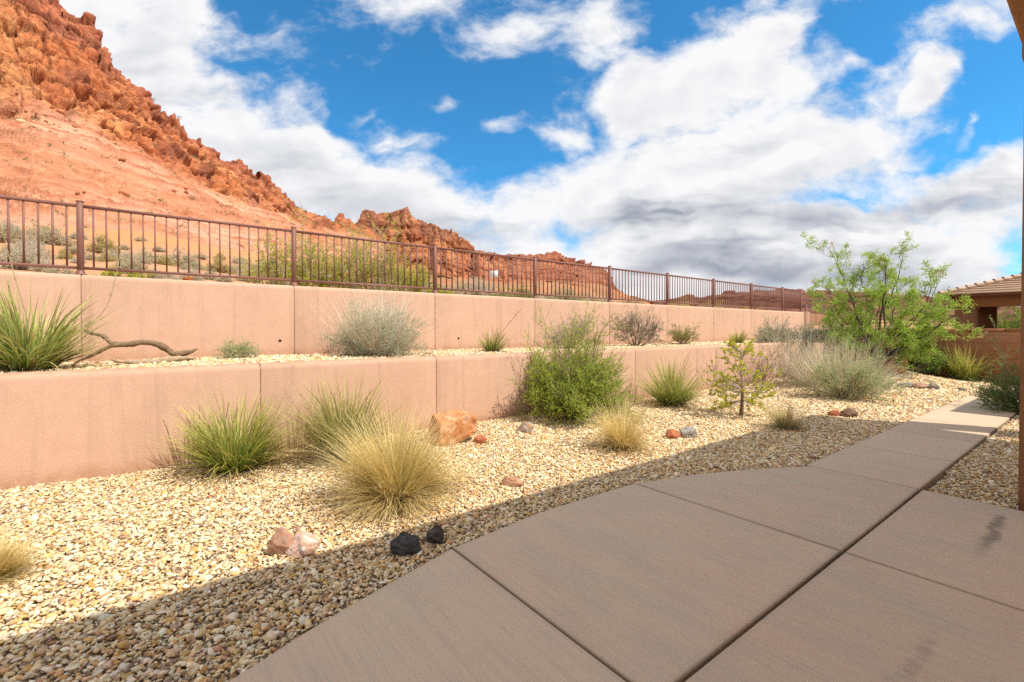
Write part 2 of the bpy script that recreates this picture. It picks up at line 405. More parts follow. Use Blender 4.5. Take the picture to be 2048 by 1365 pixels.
def gravel():
    parts_hi, parts_lo = [], []
    for (y0, y1, st, r) in ((-4.2, 3.6, .0168, .0115), (3.6, 9.5, .0215, .0142), (9.5, 17.15, .03, .019)):
        x, y = scatter(X_LOW+.0, .9, y0, y1, st)
        ok = (x < path_left(y)-.012) | ((x > XJ+.012) & (y > 5.225))
        d = np.hypot(x, y)
        # keep what lies in front of the camera or a step to the side of it
        fwdd = x*FW[0]+y*FW[1]; ok &= fwdd > -.3
        x, y = x[ok], y[ok]
        z = gz(x, y)+rng.uniform(-.010, .013, len(x))
        c = np.stack([x, y, z], 1); rr = r*rng.lognormal(0, .34, len(x))
        fl = (x < path_left(y)-.07)
        rr = np.where(fl, rr, rr*.8)
        if y0 < 9: parts_hi.append((c, rr))
        else: parts_lo.append((c, rr))
    x, y = scatter(X_UP+.01, X_LOW-W_TH-.0, -6, 19.3, .036)
    keep = x*FW[0]+y*FW[1] > 3
    x, y = x[keep], y[keep]
    tz = np.stack([x, y, Z_TER+.01*np.sin(y*1.7)+rng.uniform(-.008, .012, len(x))], 1)
    cat = lambda ps: (np.concatenate([a for a, b in ps]), np.concatenate([b for a, b in ps]))
    c, r = cat(parts_hi); o = stones('gravel', c, r, '', True)
    tag(o, 'cream and tan crushed gravel covering the lower bed beside the concrete path', 'gravel', kind='stuff')
    c, r = cat(parts_lo); o = stones('gravel', c, r, '', False)
    tag(o, 'pale gravel at the far end of the bed around the tree and block wall', 'gravel', kind='stuff')
    o = stones('gravel', tz, .022*rng.lognormal(0, .22, len(x)), '', False)
    tag(o, 'pale gravel strip on the terrace between the two retaining walls', 'gravel', kind='stuff')
gravel()

def mat_concrete():
    m, t, b = new_mat('concrete'); p = pos(t)
    big = t.noise(p, 1.1, 4, .6); mid = t.noise(p, 4, 6, .65); fine = t.noise(p, 160, 3, .7)
    s1 = t.new('ShaderNodeMapping'); s1.inputs['Scale'].default_value = (.9, 24, 1); s1.inputs['Rotation'].default_value = (0, 0, R(6)); t.put(s1.inputs[0], p)
    br = t.noise(s1.outputs[0], 1.6, 7, .75)
    s2 = t.new('ShaderNodeMapping'); s2.inputs['Scale'].default_value = (1.2, 3, 1); s2.inputs['Rotation'].default_value = (0, 0, R(8)); t.put(s2.inputs[0], p)
    br2 = t.noise(s2.outputs[0], 1.3, 5, .6)
    c = t.mix(t.rng(big, .35, .65), (.67, .50, .345, 1), (.69, .485, .335, 1))
    c = t.mix(t.rng(br2, .38, .66, 0, .6), c, (.575, .465, .335, 1))
    c = t.mix(t.rng(br, .42, .7, 0, .42), c, (.46, .35, .25, 1))
    c = t.mix(t.rng(br, .45, .25, 0, .2), c, (.58, .46, .36, 1))
    c = t.mix(t.rng(mid, .52, .75, 0, .4), c, (.62, .42, .26, 1))
    c = t.mix(t.rng(fine, .5, .75, 0, .25), c, (.30, .23, .18, 1))
    # drip stains below the porch beam
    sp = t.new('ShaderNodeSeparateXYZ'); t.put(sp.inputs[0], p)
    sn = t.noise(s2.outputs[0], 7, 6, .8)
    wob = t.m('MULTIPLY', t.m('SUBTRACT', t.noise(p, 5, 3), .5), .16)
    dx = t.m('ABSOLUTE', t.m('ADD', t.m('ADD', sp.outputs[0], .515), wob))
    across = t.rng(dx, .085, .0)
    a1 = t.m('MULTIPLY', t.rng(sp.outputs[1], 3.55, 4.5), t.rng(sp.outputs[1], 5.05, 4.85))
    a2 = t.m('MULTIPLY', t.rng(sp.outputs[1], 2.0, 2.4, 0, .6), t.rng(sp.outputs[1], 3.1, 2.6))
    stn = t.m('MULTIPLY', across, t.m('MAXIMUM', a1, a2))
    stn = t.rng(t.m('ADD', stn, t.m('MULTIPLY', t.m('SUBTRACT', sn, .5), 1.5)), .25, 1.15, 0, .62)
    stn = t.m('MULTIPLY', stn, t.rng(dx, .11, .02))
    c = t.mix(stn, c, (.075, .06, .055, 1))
    ca = attr(t); c = t.mix(1.0, c, ca, 'MULTIPLY')
    t.put(b.inputs['Base Color'], c); b.inputs['Roughness'].default_value = .8
    t.put(b.inputs['Normal'], t.bump(t.m('ADD', t.m('MULTIPLY', br, 1.5), t.m('MULTIPLY', fine, .6)), .22, .004)); return m
def slab(g, P, tint):
    P = np.array(P, float); n = len(P)
    def inset(d):
        out = []
        for i in range(n):
            a, b, c = P[i-1], P[i], P[(i+1) % n]
            e1 = unit(b-a); e2 = unit(c-b); n1 = np.array([-e1[1], e1[0]]); n2 = np.array([-e2[1], e2[0]])
            m_ = unit(n1+n2); out.append(b+m_*d/max(.3, np.dot(m_, n1)))
        return np.array(out)
    rings = [(0.0, -.16), (0.0, -.014), (.004, -.005), (.012, -.001), (.03, 0)]
    v = []; cc = []
    for d, z in rings:
        q = inset(d); v += [(x, y, z) for x, y in q]
        cc += [np.array(tint)*(.5 if z < -.01 else .78 if z < -.003 else .95)]*n
    q = []
    for r in range(len(rings)-1):
        for i in range(n):
            j = (i+1) % n; q.append((r*n+i, r*n+j, (r+1)*n+j, (r+1)*n+i))
    g.add(v, q, c=np.array(cc))
    k = (len(rings)-1)*n
    m_ = np.mean(v[k:], axis=0); vv = list(v[k:])+[tuple(m_)]
    g.add(vv, t=[(i, (i+1) % n, n) for i in range(n)], c=np.tile(tint, (n+1, 1)))
def make_path():
    g = G(); gp = .006; rv = lambda: np.array([1, 1, 1])*rng.uniform(.94, 1.04)
    for a, b in zip(YJ[:-1], YJ[1:]):
        ys = [b-gp]+[y for y in np.linspace(b, a, 9)[1:-1]]+[a+gp]
        L = [(float(path_left(min(y, 5.19))), y) for y in ys]
        slab(g, [(XJ-.009, a+gp), (XJ-.009, b-gp)]+L, rv())
        if b > 5:
            slab(g, [(XJ+.009, a+gp), (3.2, a+gp), (3.2, 4.33), (XJ+.009+.45, 4.33)][:0] or [(XJ+.009, a+gp), (3.2, a+gp), (3.2, b), (XJ+.009, b)], rv())
        else: slab(g, [(XJ+.009, a+gp), (3.2, a+gp), (3.2, b-gp), (XJ+.009, b-gp)], rv())
    ys = list(np.arange(5.2, 14.1, 1.345))
    for a, b in zip(ys[:-1], ys[1:]):
        slab(g, [(XJ-.009, a+.004), (XJ-.009, b-.004), (XP, b-.004), (XP, a+.004)], rv())
    o = g.build('path', mat_concrete()); o['kind'] = 'structure'
make_path()

# big ground sheet to the horizon
def mat_plain(name, c, c2, sc):
    m, t, b = new_mat(name); p = pos(t)
    col = t.mix(t.rng(t.noise(p, sc, 6), .35, .65), rgba(c), rgba(c2)); t.put(b.inputs['Base Color'], col); b.inputs['Roughness'].default_value = .95; return m
g = G(); g.add([(-3000, -3000, -.3), (3000, -3000, -.3), (3000, 3000, -.3), (-3000, 3000, -.3)], [(0, 1, 2, 3)])
g.build('ground', mat_plain('desert_ground', (.42, .22, .11), (.36, .24, .14), .3))['kind'] = 'structure'

# ------------------------------------------------------------------ retaining walls
def retaining(name, xf, zt, zb, ys, label, holes=()):
    """front face at xf (facing +x); panels between the control joints in ys"""
    r = empty(name, (xf-W_TH/2, (ys[0]+ys[-1])/2, zb), label, 'wall'); off = np.array(r.location)
    g = G(); jw = .008
    prof = [(0, zb), (0, zt-.07), (-.004, zt-.04), (-.014, zt-.018), (-.032, zt-.004), (-.055, zt), (-W_TH+.055, zt), (-W_TH+.014, zt-.018), (-W_TH, zt-.07), (-W_TH, zb)]
    k = len(prof)
    for a, b in zip(ys[:-1], ys[1:]):
        sub = [a+jw/2, a+jw/2+.012]+list(np.linspace(a, b, 6)[1:-1])+[b-jw/2-.012, b-jw/2]
        v = []; c = []
        for i, y in enumerate(sub):
            e = .005 if i in (0, len(sub)-1) else 0
            for x, z in prof:
                xx = xf+x-(e if x > -.1 else 0); v.append((xx, y, z-(e if z > zb+.01 else 0)))
                sh = .86 if i in (0, len(sub)-1) else 1.0
                c.append((sh, sh*.97, sh*.94))
        q = []
        for i in range(len(sub)-1):
            for j in range(k-1): q.append((i*k+j, (i+1)*k+j, (i+1)*k+j+1, i*k+j+1))
        q2 = [tuple(range(k-1, -1, -1)), tuple((len(sub)-1)*k+j for j in range(k))]
        g.add(v, q, c=np.array(c)); g.add(v[:k], t=[(0, j+1, j) for j in range(1, k-1)], c=(.55, .5, .45)); g.add(v[-k:], t=[(0, j, j+1) for j in range(1, k-1)], c=(.55, .5, .45))
    g.box((xf-W_TH+.02, ys[0]+.02, zb), (xf-.013, ys[-1]-.02, zt-.03), c=(.7, .64, .6))
    g.build('wall_body', M_WALL, r, off=off)
    for px, py in holes:
        p = on_x(px, py, xf); y, z = p[1], p[2]; h = G(); n = 14
        a = np.arange(n)/n*2*np.pi
        for rr, xo, cc in (((.016, .024), .002, (.16, .08, .05)), ((.0, .017), .0045, (.012, .008, .006))):
            vi = np.stack([np.full(n, xf+xo), y+np.cos(a)*rr[0], z+np.sin(a)*rr[0]], 1); vo = np.stack([np.full(n, xf+xo-.001), y+np.cos(a)*rr[1], z+np.sin(a)*rr[1]], 1)
            i = np.arange(n); j = (i+1) % n
            h.add(np.concatenate([vi, vo]), np.stack([i, i+n, j+n, j], 1), c=cc)
        o = h.build('weep_hole', M_METAL, r, off=off); o['label'] = 'small round drain hole in the stucco face'
    return r
SP = .3135*-X_UP; P0 = -.103*-X_UP
ysu = [P0+SP*k for k in range(-4, 9)]+[2.66*-X_UP]
UPW = retaining('retaining_wall', X_UP, Z_UP, .2, ysu, 'upper stucco retaining wall carrying the brown metal fence', ((560, 682), (917, 677)))
ysl = [(.1495+.378*k)*-X_LOW for k in range(-5, 8)]; ysl = [y for y in ysl if y < 16.7]+[Y_END+.2]
retaining('retaining_wall', X_LOW, Z_LOW, -.3, ysl, 'lower stucco retaining wall along the gravel bed, plants and gravel on top')

# ------------------------------------------------------------------ fence
MC = (.25, .11, .085)
def fence(name, x, posts, ztop, zbase, label, npick=20, share=100, plates=True):
    r = empty(name, (x, posts[0], zbase), label, 'fence'); off = np.array(r.location)
    n_p = 0; rest = G()
    for i, y in enumerate(posts):
        g = G(); g.box((x-.032, y-.032, zbase), (x+.032, y+.032, ztop+.03), MC, .004); o = g.build('post', M_METAL, r, off=off)
        c = G(); c.box((x-.037, y-.037, ztop+.03), (x+.037, y+.037, ztop+.045), MC, .004); c.build('post_cap', M_METAL, o, off=off)
        if plates:
            b = G(); b.box((x-.065, y-.065, zbase), (x+.065, y+.065, zbase+.012), MC, .003)
            # fillet skirt
            v = [(x-.045, y-.045, zbase+.012), (x+.045, y-.045, zbase+.012), (x+.045, y+.045, zbase+.012), (x-.045, y+.045, zbase+.012)]
            v += [(x-.034, y-.034, zbase+.06), (x+.034, y-.034, zbase+.06), (x+.034, y+.034, zbase+.06), (x-.034, y+.034, zbase+.06)]
            b.add(v, [(0,1,5,4),(1,2,6,5),(2,3,7,6),(3,0,4,7)], c=MC); b.build('base_plate', M_METAL, o, off=off)
        if i == len(posts)-1: break
        y2 = posts[i+1]
        g = G(); g.box((x-.02, y+.033, ztop-.038), (x+.02, y2-.033, ztop), MC, .003); g.build('top_rail', M_METAL, r, off=off)
        g = G(); g.box((x-.02, y+.033, zbase+.075), (x+.02, y2-.033, zbase+.11), MC, .003); g.build('bottom_rail', M_METAL, r, off=off)
        for k in range(1, npick):
            yy = y+(y2-y)*k/npick
            vis = yy > -1.7
            gg = G() if (n_p < share and vis) else rest
            gg.box((x-.0095, yy-.0095, zbase+.11), (x+.0095, yy+.0095, ztop-.038), MC)
            if gg is not rest: gg.build('picket', M_METAL, r, off=off); n_p += 1
    if rest.n: rest.build('picket', M_METAL, r, off=off)['kind'] = 'stuff'
    return r
XF = X_UP-.12
fposts = [P0*1.015+SP*1.015*k for k in range(-2, 9)]+[2.655*-X_UP]
fence('metal_fence', XF, fposts, EYE+1.149*EYE, Z_UP, 'brown metal picket fence along the top of the upper stucco wall')

# ------------------------------------------------------------------ far end: pilaster, lower fence, block wall
def far_end():
    ye = 2.66*-X_UP
    g = G(); g.box((X_UP-.34, ye+.03, 0), (X_UP+.06, ye+.4, Z_UP+.02), (.62, .55, .5), .015)  # darker tint puts the shadow on the pillar into its colour
    o = g.build('wall_pillar', M_WALL, off=(X_UP, ye, 0)); o.location = (X_UP, ye, 0)
    tag(o, 'square stucco pillar, shade tinted into its colour, at the far end of the upper retaining wall', 'pillar')
    a = on_x(1612, 600, XF); ys = [ye+.5, ye+3.0, ye+5.6, ye+8.2]
    fence('metal_fence', XF, ys, 2.35, 1.45, 'lower stretch of brown fence stepping down beyond the wall pillar', 20, 0, False)
    g = G(); g.box((X_UP-.3, ye+.45, 0), (X_UP+.02, ye+12, 1.42), (1, .95, .9), .02)
    o = g.build('garden_wall', M_WALL, off=(X_UP, ye+6, 0)); o.location = (X_UP, ye+6, 0)
    tag(o, 'low pale stucco wall under the far stepped-down fence', 'wall')
far_end()
def mat_block():
    m, t, b = new_mat('split_block'); p = pos(t); sp = t.new('ShaderNodeSeparateXYZ'); t.put(sp.inputs[0], p)
    cb = t.new('ShaderNodeCombineXYZ'); t.put(cb.inputs[0], sp.outputs[0]); t.put(cb.inputs[1], sp.outputs[2])
    br = t.new('ShaderNodeTexBrick'); t.put(br.inputs['Vector'], cb.outputs[0]); br.inputs['Scale'].default_value = 1.0
    br.inputs['Brick Width'].default_value = .40; br.inputs['Row Height'].default_value = .20; br.inputs['Mortar Size'].default_value = .006
    br.inputs['Color1'].default_value = (.40, .17, .085, 1); br.inputs['Color2'].default_value = (.345, .14, .07, 1); br.inputs['Mortar'].default_value = (.24, .11, .06, 1)
    n = t.noise(p, 90, 4, .7); c = t.mix(t.rng(n, .4, .7, 0, .35), br.outputs[0], (.24, .10, .05, 1))
    c = t.mix(t.rng(t.noise(p, 2, 4), .4, .7, 0, .3), c, (.46, .22, .12, 1))
    t.put(b.inputs['Base Color'], c); b.inputs['Roughness'].default_value = .95
    t.put(b.inputs['Normal'], t.bump(t.m('ADD', n, t.m('MULTIPLY', br.outputs['Fac'], -2)), .5, .006)); return m
M_BLOCK = mat_block()
r = empty('block_wall', (-2, Y_END+.1, 0), 'reddish concrete block wall closing the far end of the gravel garden', 'wall'); off = np.array(r.location)
g = G(); g.box((X_LOW, Y_END, -.2), (4, Y_END+.19, 1.30), bev=.004); g.build('wall_body', M_BLOCK, r, off=off)
g = G()
x = X_LOW
while x < 4: g.box((x+.004, Y_END-.012, 1.303), (min(x+.8, 4.1)-.004, Y_END+.205, 1.385), bev=.008); x += .8
g.build('cap_course', M_BLOCK, r, off=off)

# ------------------------------------------------------------------ own house: porch beam, pillar, roof, wall (around and behind the camera)
def own_house():
    r = empty('house', (.8, 3, 0), 'brown stucco house porch with corner pillar and beam at the right edge', 'house'); off = np.array(r.location)
    zb = 3.56; xb = float(on_z(2030, 45, zb)[0])-.01; zt = (3.04+xb)/.6465; ye = 9.62; w1 = (1, 1, 1)
    pe = on_y(2041, 700, 5.25)[0]                        # left edge of the pillar
    g = G(); g.box((pe, 5.24, -.05), (pe+.42, 5.66, 3.40), w1, .03); p = g.build('pillar', M_HOUSE, r, off=off)
    c = G(); c.box((pe-.014, 5.22, 3.42), (pe+.46, 5.70, zb), w1, .02); c.build('capital', M_HOUSE, p, off=off)
    g = G(); g.box((xb, -3.2, zb), (xb+.55, ye, zt), w1, .03); g.build('beam', M_HOUSE, r, off=off)
    g = G(); g.box((xb+.55, -3.2, zt-.2), (2.75, ye, zt-.01), (2.6, 3.5, 5.0)); g.build('porch_ceiling', M_HOUSE, r, off=off)  # unseen; made pale and cut short so bounced light fills the porch
    g = G(); g.box((6.5, -3.2, -.1), (6.9, 14, zt-.2), (2.4, 3.0, 3.7)); g.build('wall', M_HOUSE, r, off=off)  # unseen; pale and set far back to leave a sunlit gap for fill
    g = G(); g.box((xb+.1, ye-.42, -.05), (xb+.5, ye-.02, zb), w1, .03); g.build('pillar', M_HOUSE, r, off=off)
    g = G(); g.box((.25, 11.4, -.1), (3.4, 13.6, 3.1), w1, .03); g.build('side_wall', M_HOUSE, r, off=off)
own_house()
# ------------------------------------------------------------------ mountains and slopes
def table(cols, rows, xs):
    return [np.interp(xs, cols, r) for r in rows]
def loft(cols, ctrl, nx, ts, ny):
    """ctrl: list of rows, each (ys, ds) along cols; ts: parameter of each row. -> world points (ny,nx,3), t"""
    xs = np.linspace(cols[0], cols[-1], nx); tt = np.linspace(0, 1, ny)
    P = []
    for ys, ds in ctrl:
        y = np.interp(xs, cols, ys); d = np.interp(xs, cols, ds)
        xc = (xs-1024)/F; yc = (658-y)/F
        fw = np.array([-sA, cA, 0]); rt = np.array([cA, sA, 0])
        P.append(CAM+d[:, None]*fw+(d*xc)[:, None]*rt+(d*yc)[:, None]*np.array([0, 0, 1.]))
    P = np.array(P); out = np.zeros((ny, nx, 3))
    for k in range(3):
        for j in range(nx): out[:, j, k] = np.interp(tt, ts, P[:, j, k])
    return out, tt, xs
def normals(P):
    du = np.gradient(P, axis=1); dv = np.gradient(P, axis=0); n = np.cross(du, dv); return unit(n)
def surf(name, P, col, mat, parent=None, smooth=False):
    ny, nx = P.shape[:2]; i = np.arange(nx*ny).reshape(ny, nx)
    q = np.stack([i[:-1, :-1], i[:-1, 1:], i[1:, 1:], i[1:, :-1]], -1).reshape(-1, 4)
    return mesh_obj(name, P.reshape(-1, 3), q, mat, parent, col.reshape(-1, 3), smooth)
def mat_cliff(name, sc):
    m, t, b = new_mat(name); p = pos(t); c = attr(t)
    n = t.noise(p, .9*sc, 7, .7); n2 = t.noise(p, .18*sc, 5, .65)
    mp = t.new('ShaderNodeMapping'); mp.inputs['Scale'].default_value = (.25, .25, 2.2); mp.inputs['Rotation'].default_value = (R(7), R(-6), 0); t.put(mp.inputs[0], p)
    st = t.noise(mp.outputs[0], .5*sc, 6, .7)
    vo = t.new('ShaderNodeTexVoronoi', feature='DISTANCE_TO_EDGE'); vo.inputs['Scale'].default_value = .33*sc
    wv = t.vm('ADD', p, t.vm('SCALE', t.new('ShaderNodeTexNoise').outputs['Color'], 0.0)); t.put(vo.inputs['Vector'], t.vm('ADD', p, t.vm('SCALE', (1, 1, 1), t.m('MULTIPLY', n, 3.0/sc))))
    crack = t.rng(vo.outputs['Distance'], 0.0, .05)
    rough = t.new('ShaderNodeSeparateColor'); t.put(rough.inputs[0], c)
    c1 = t.mix(t.rng(n2, .35, .7, 0, .45), c, t.mix(1.0, c, (.62, .5, .45, 1), 'MULTIPLY'))
    c1 = t.mix(t.rng(st, .5, .7, 0, .5), c1, t.mix(1.0, c1, (.66, .52, .46, 1), 'MULTIPLY'))
    c1 = t.mix(t.rng(n, .52, .75, 0, .6), c1, t.mix(1.0, c1, (1.35, 1.4, 1.5, 1), 'MULTIPLY'))
    c1 = t.mix(t.rng(n, .45, .25, 0, .6), c1, t.mix(1.0, c1, (.45, .36, .33, 1), 'MULTIPLY'))
    t.put(b.inputs['Base Color'], c1); b.inputs['Roughness'].default_value = .95; b.inputs['Specular IOR Level'].default_value = .1
    h = t.m('ADD', t.m('MULTIPLY', n, 1.0), t.m('ADD', t.m('MULTIPLY', st, .7), t.m('MULTIPLY', crack, .06)))
    t.put(b.inputs['Normal'], t.bump(h, .8, .7/sc)); return m
M_CLIFF = mat_cliff('red_sandstone', 1.0); M_CLIFF_FAR = mat_cliff('far_sandstone', .35)
def lerp(a, b, t): return a+(b-a)*t[..., None]
def mountain_near():
    cols = [-800, -300, 0, 90, 190, 230, 290, 360, 440, 510, 560, 600, 640, 700, 770]
    ridge = ([-480, -270, -85, 2, 64, 134, 200, 268, 314, 359, 387, 424, 433, 454, 482], [150, 165, 185, 190, 198, 202, 210, 222, 238, 255, 270, 285, 300, 330, 360])
    base = ([130, 180, 228, 240, 268, 290, 305, 345, 385, 412, 430, 448, 455, 470, 492], [100, 112, 128, 132, 140, 146, 156, 172, 190, 208, 224, 240, 258, 285, 315])
    mid = ([300, 320, 335, 345, 370, 385, 392, 415, 440, 460, 470, 490, 498, 510, 528], [74, 80, 88, 92, 98, 102, 108, 118, 132, 146, 156, 170, 186, 211, 246])
    foot = ([470, 480, 500, 503, 508, 510, 512, 518, 528, 538, 550, 562, 575, 588, 600], [40, 42, 49, 50, 54, 56, 59, 64, 70, 76, 82, 89, 99, 114, 134])
    back = ([y+60 for y in ridge[0]], [d+70 for d in ridge[1]])
    ts = [0, .22, .50, .93, 1.0]
    P, tt, xs = loft(cols, [foot, mid, base, ridge, back], 620, ts, 400)
    N = normals(P); N *= np.sign(np.sum(N*(CAM-P), -1, keepdims=True)); T = np.broadcast_to(tt[:, None], P.shape[:2]); sh = P.shape[:2]
    q = P.reshape(-1, 3); out = unit(np.stack([-q[:, 0]*0+1, q[:, 0]*0+.15, q[:, 0]*0+.35], 1))
    t = T.ravel(); wob = fbm(q*.02, 4, 5)
    cliff = sstep(.44, .54, t+wob*.16); cliff *= 1-.55*sstep(.55, .75, fbm(q*np.array([.012, .012, .012])+9, 3, 77)+.5*0+.45)
    ridgez = sstep(.72, .9, t+wob*.1)
    # slickrock: tilted strata ledges; cliff: blocks and cracks
    lat = q@RT; strat = (q[:, 2]+lat*.17)*.30+fbm(q*.03, 4, 21)*1.5
    saw = strat-np.floor(strat); ledge = (saw**3)*(fbm(q*.05, 3, 31)+.25).clip(0, 1)*2.6
    strat2 = (q[:, 2]+lat*.2)*1.1+fbm(q*.05, 3, 22)*1.6; ledge += (strat2-np.floor(strat2))**4*(fbm(q*.08+5, 3, 32)+.2).clip(0, 1)*2.0
    bw = q+np.stack([fbm(q*.08, 3, s) for s in (41, 42, 43)], 1)*2.6
    bw = bw@np.array([[.94, .1, .12], [-.12, .97, .1], [-.1, -.12, .97]])
    S1 = np.array([.12, .12, .085]); S2 = np.array([.33, .33, .26]); f1, f2, idv, ct1 = cells(bw*S1, 3, True, True); f1b, f2b, idb, ct2 = cells(bw*S2, 13, True, True)
    hv = lambda i, k: np.stack([np.sin(i*97.1+k), np.cos(i*61.7+k), np.sin(i*43.3+2*k)], 1)
    fac1 = np.sum((bw-ct1/S1)*hv(idv, 1), 1); fac2 = np.sum((bw-ct2/S2)*hv(idb, 2), 1); _, _, idc = cells(bw*np.array([.7, .7, .6]), 17, True)
    crk = sstep(0, .10, f2-f1); crkb = sstep(0, .16, f2b-f1b)
    D_cliff = (idv-.5)*3.4+np.clip(fac1*.3, -1.6, 1.6)+(idb-.5)*.9+np.clip(fac2*.35, -.7, .7)+(idc-.5)*.25-(1-crk)*2.0-(1-crkb)*.45+fbm(q*.05, 5, 51)*6
    scree = sstep(.02, .3, fbm(q*.05, 4, 71)); D_slick = ledge+fbm(q*.03, 5, 61)*3.0+((idb-.5)*.8+(idc-.5)*.6)*scree
    saw2 = strat2-np.floor(strat2); D_cliff = D_cliff+saw**2*1.8+saw2**2*.4; D = D_slick*(1-cliff)+D_cliff*cliff
    D = D*sstep(0, .08, t); nr = N.reshape(-1, 3)
    Q = q+(nr*.65+out*.35)*D[:, None]
    Q[:, 2] += ridgez*((idb-.5)*1.4+(idv-.5)*3.0)*(1-sstep(.95, 1, t))
    # colours
    v1 = fbm(q*.05, 5, 81); v2 = fbm(q*np.array([.09, .09, .02]), 4, 82)
    slick = lerp(np.array([.53, .245, .145]), np.array([.60, .31, .20]), sstep(-.3, .4, v1))
    slick = lerp(slick, np.array([.36, .125, .06]), sstep(.74, .95, saw)*sstep(-.2, .1, fbm(q*.05, 3, 31)+.05)); s2w = strat2-np.floor(strat2); slick = lerp(slick, np.array([.40, .15, .075]), sstep(.7, .95, s2w)*sstep(-.1, .2, fbm(q*.08+5, 3, 32)+.1)*.8); slick = lerp(slick, np.array([.46, .20, .11]), sstep(.05, .5, fbm(np.stack([strat*.8, v1*2, v1], 1), 3, 83))*.6)
    cl = lerp(np.array([.52, .19, .075]), np.array([.58, .275, .115]), sstep(-.25, .35, v1+(idb-.5)*.6))
    cl = lerp(cl, np.array([.40, .135, .065]), sstep(.0, .4, v2)*.75); cl = lerp(cl, np.array([.20, .085, .055]), sstep(.22, .5, v2+(idv-.5)*.5)*.7)
    cl = lerp(cl, np.array([.40, .135, .08]), ridgez*.75)
    cl = lerp(cl, np.array([.13, .05, .03]), (1-np.minimum(crk, .45+.55*crkb))*.6)
    slick = lerp(slick, lerp(np.array([.40, .16, .07]), np.array([.57, .29, .15]), idc), scree*.35)
    far = sstep(430, 640, np.broadcast_to(xs[None], sh).ravel()); cl = lerp(cl, np.array([.36, .14, .08]), far*.4)
    cl = lerp(cl, np.array([.28, .10, .06]), sstep(.72, .96, s2w)*.45+sstep(.82, .98, saw)*.4)
    c = lerp(slick, cl, cliff)
    speck = sstep(.25, .55, fbm(q*.5, 3, 91))*sstep(.0, .3, fbm(q*.04, 3, 92))*(1-cliff*.5); c = lerp(c, np.array([.30, .24, .12]), speck*.55)
    c = np.clip(c*np.array([1.27, 1.25, 1.27]), 0, .88)
    o = surf('mountain', Q.reshape(P.shape), c, M_CLIFF); o['kind'] = 'structure'
    return Q.reshape(P.shape), xs, tt
MT = mountain_near()
def scree():
    P, xs, tt = MT; ny, nx = P.shape[:2]; n = 2600
    j = (rng.uniform(.02, .62, n)*ny).astype(int); i = rng.integers(60, nx-1, n); c = P[j, i]; k = fbm(c*.05, 3, 171)+rng.normal(0, .12, n) > .02
    c = c[k]; r = np.minimum(.16*rng.lognormal(0, .6, len(c)), 1.1)*(np.linalg.norm(c, axis=1)/75)**.6; c[:, 2] += r*.15
    o = stones('scree', c, r, '', True, [(.62, .30, .15), (.55, .22, .10), (.68, .38, .2), (.48, .19, .1), (.72, .42, .25)], M_STONE)
    tag(o, 'loose broken sandstone scattered over the lower slope of the red mountain', 'scree', kind='stuff')
    n = 520; j = (rng.beta(1.2, 1.2, n)*.92*ny).astype(int); i = rng.integers(60, nx-1, n); c = P[j, i]; g = G(); m = 26
    R0 = rng.uniform(.25, .75, n)*(np.linalg.norm(c, axis=1)/100)**.5; q = np.repeat(c, m, 0)+rng.normal(0, 1, (n*m, 3))*np.repeat(R0, m)[:, None]*np.array([.5, .5, .3])+np.array([0, 0, 1])*np.repeat(R0, m)[:, None]*.35
    cc = np.repeat(lerp(np.array([.30, .30, .12]), np.array([.46, .42, .24]), rng.uniform(0, 1, n)), m, 0)*rng.uniform(.7, 1.2, (n*m, 1))
    leaves(g, q, rng.normal(0, 1, (n*m, 3)), np.repeat(R0, m)*.55, np.repeat(R0, m)*.3, cc); o = g.build('scrub', M_LEAF); tag(o, 'sparse desert scrub dotting the red mountain slope', 'scrub', kind='stuff')
scree()
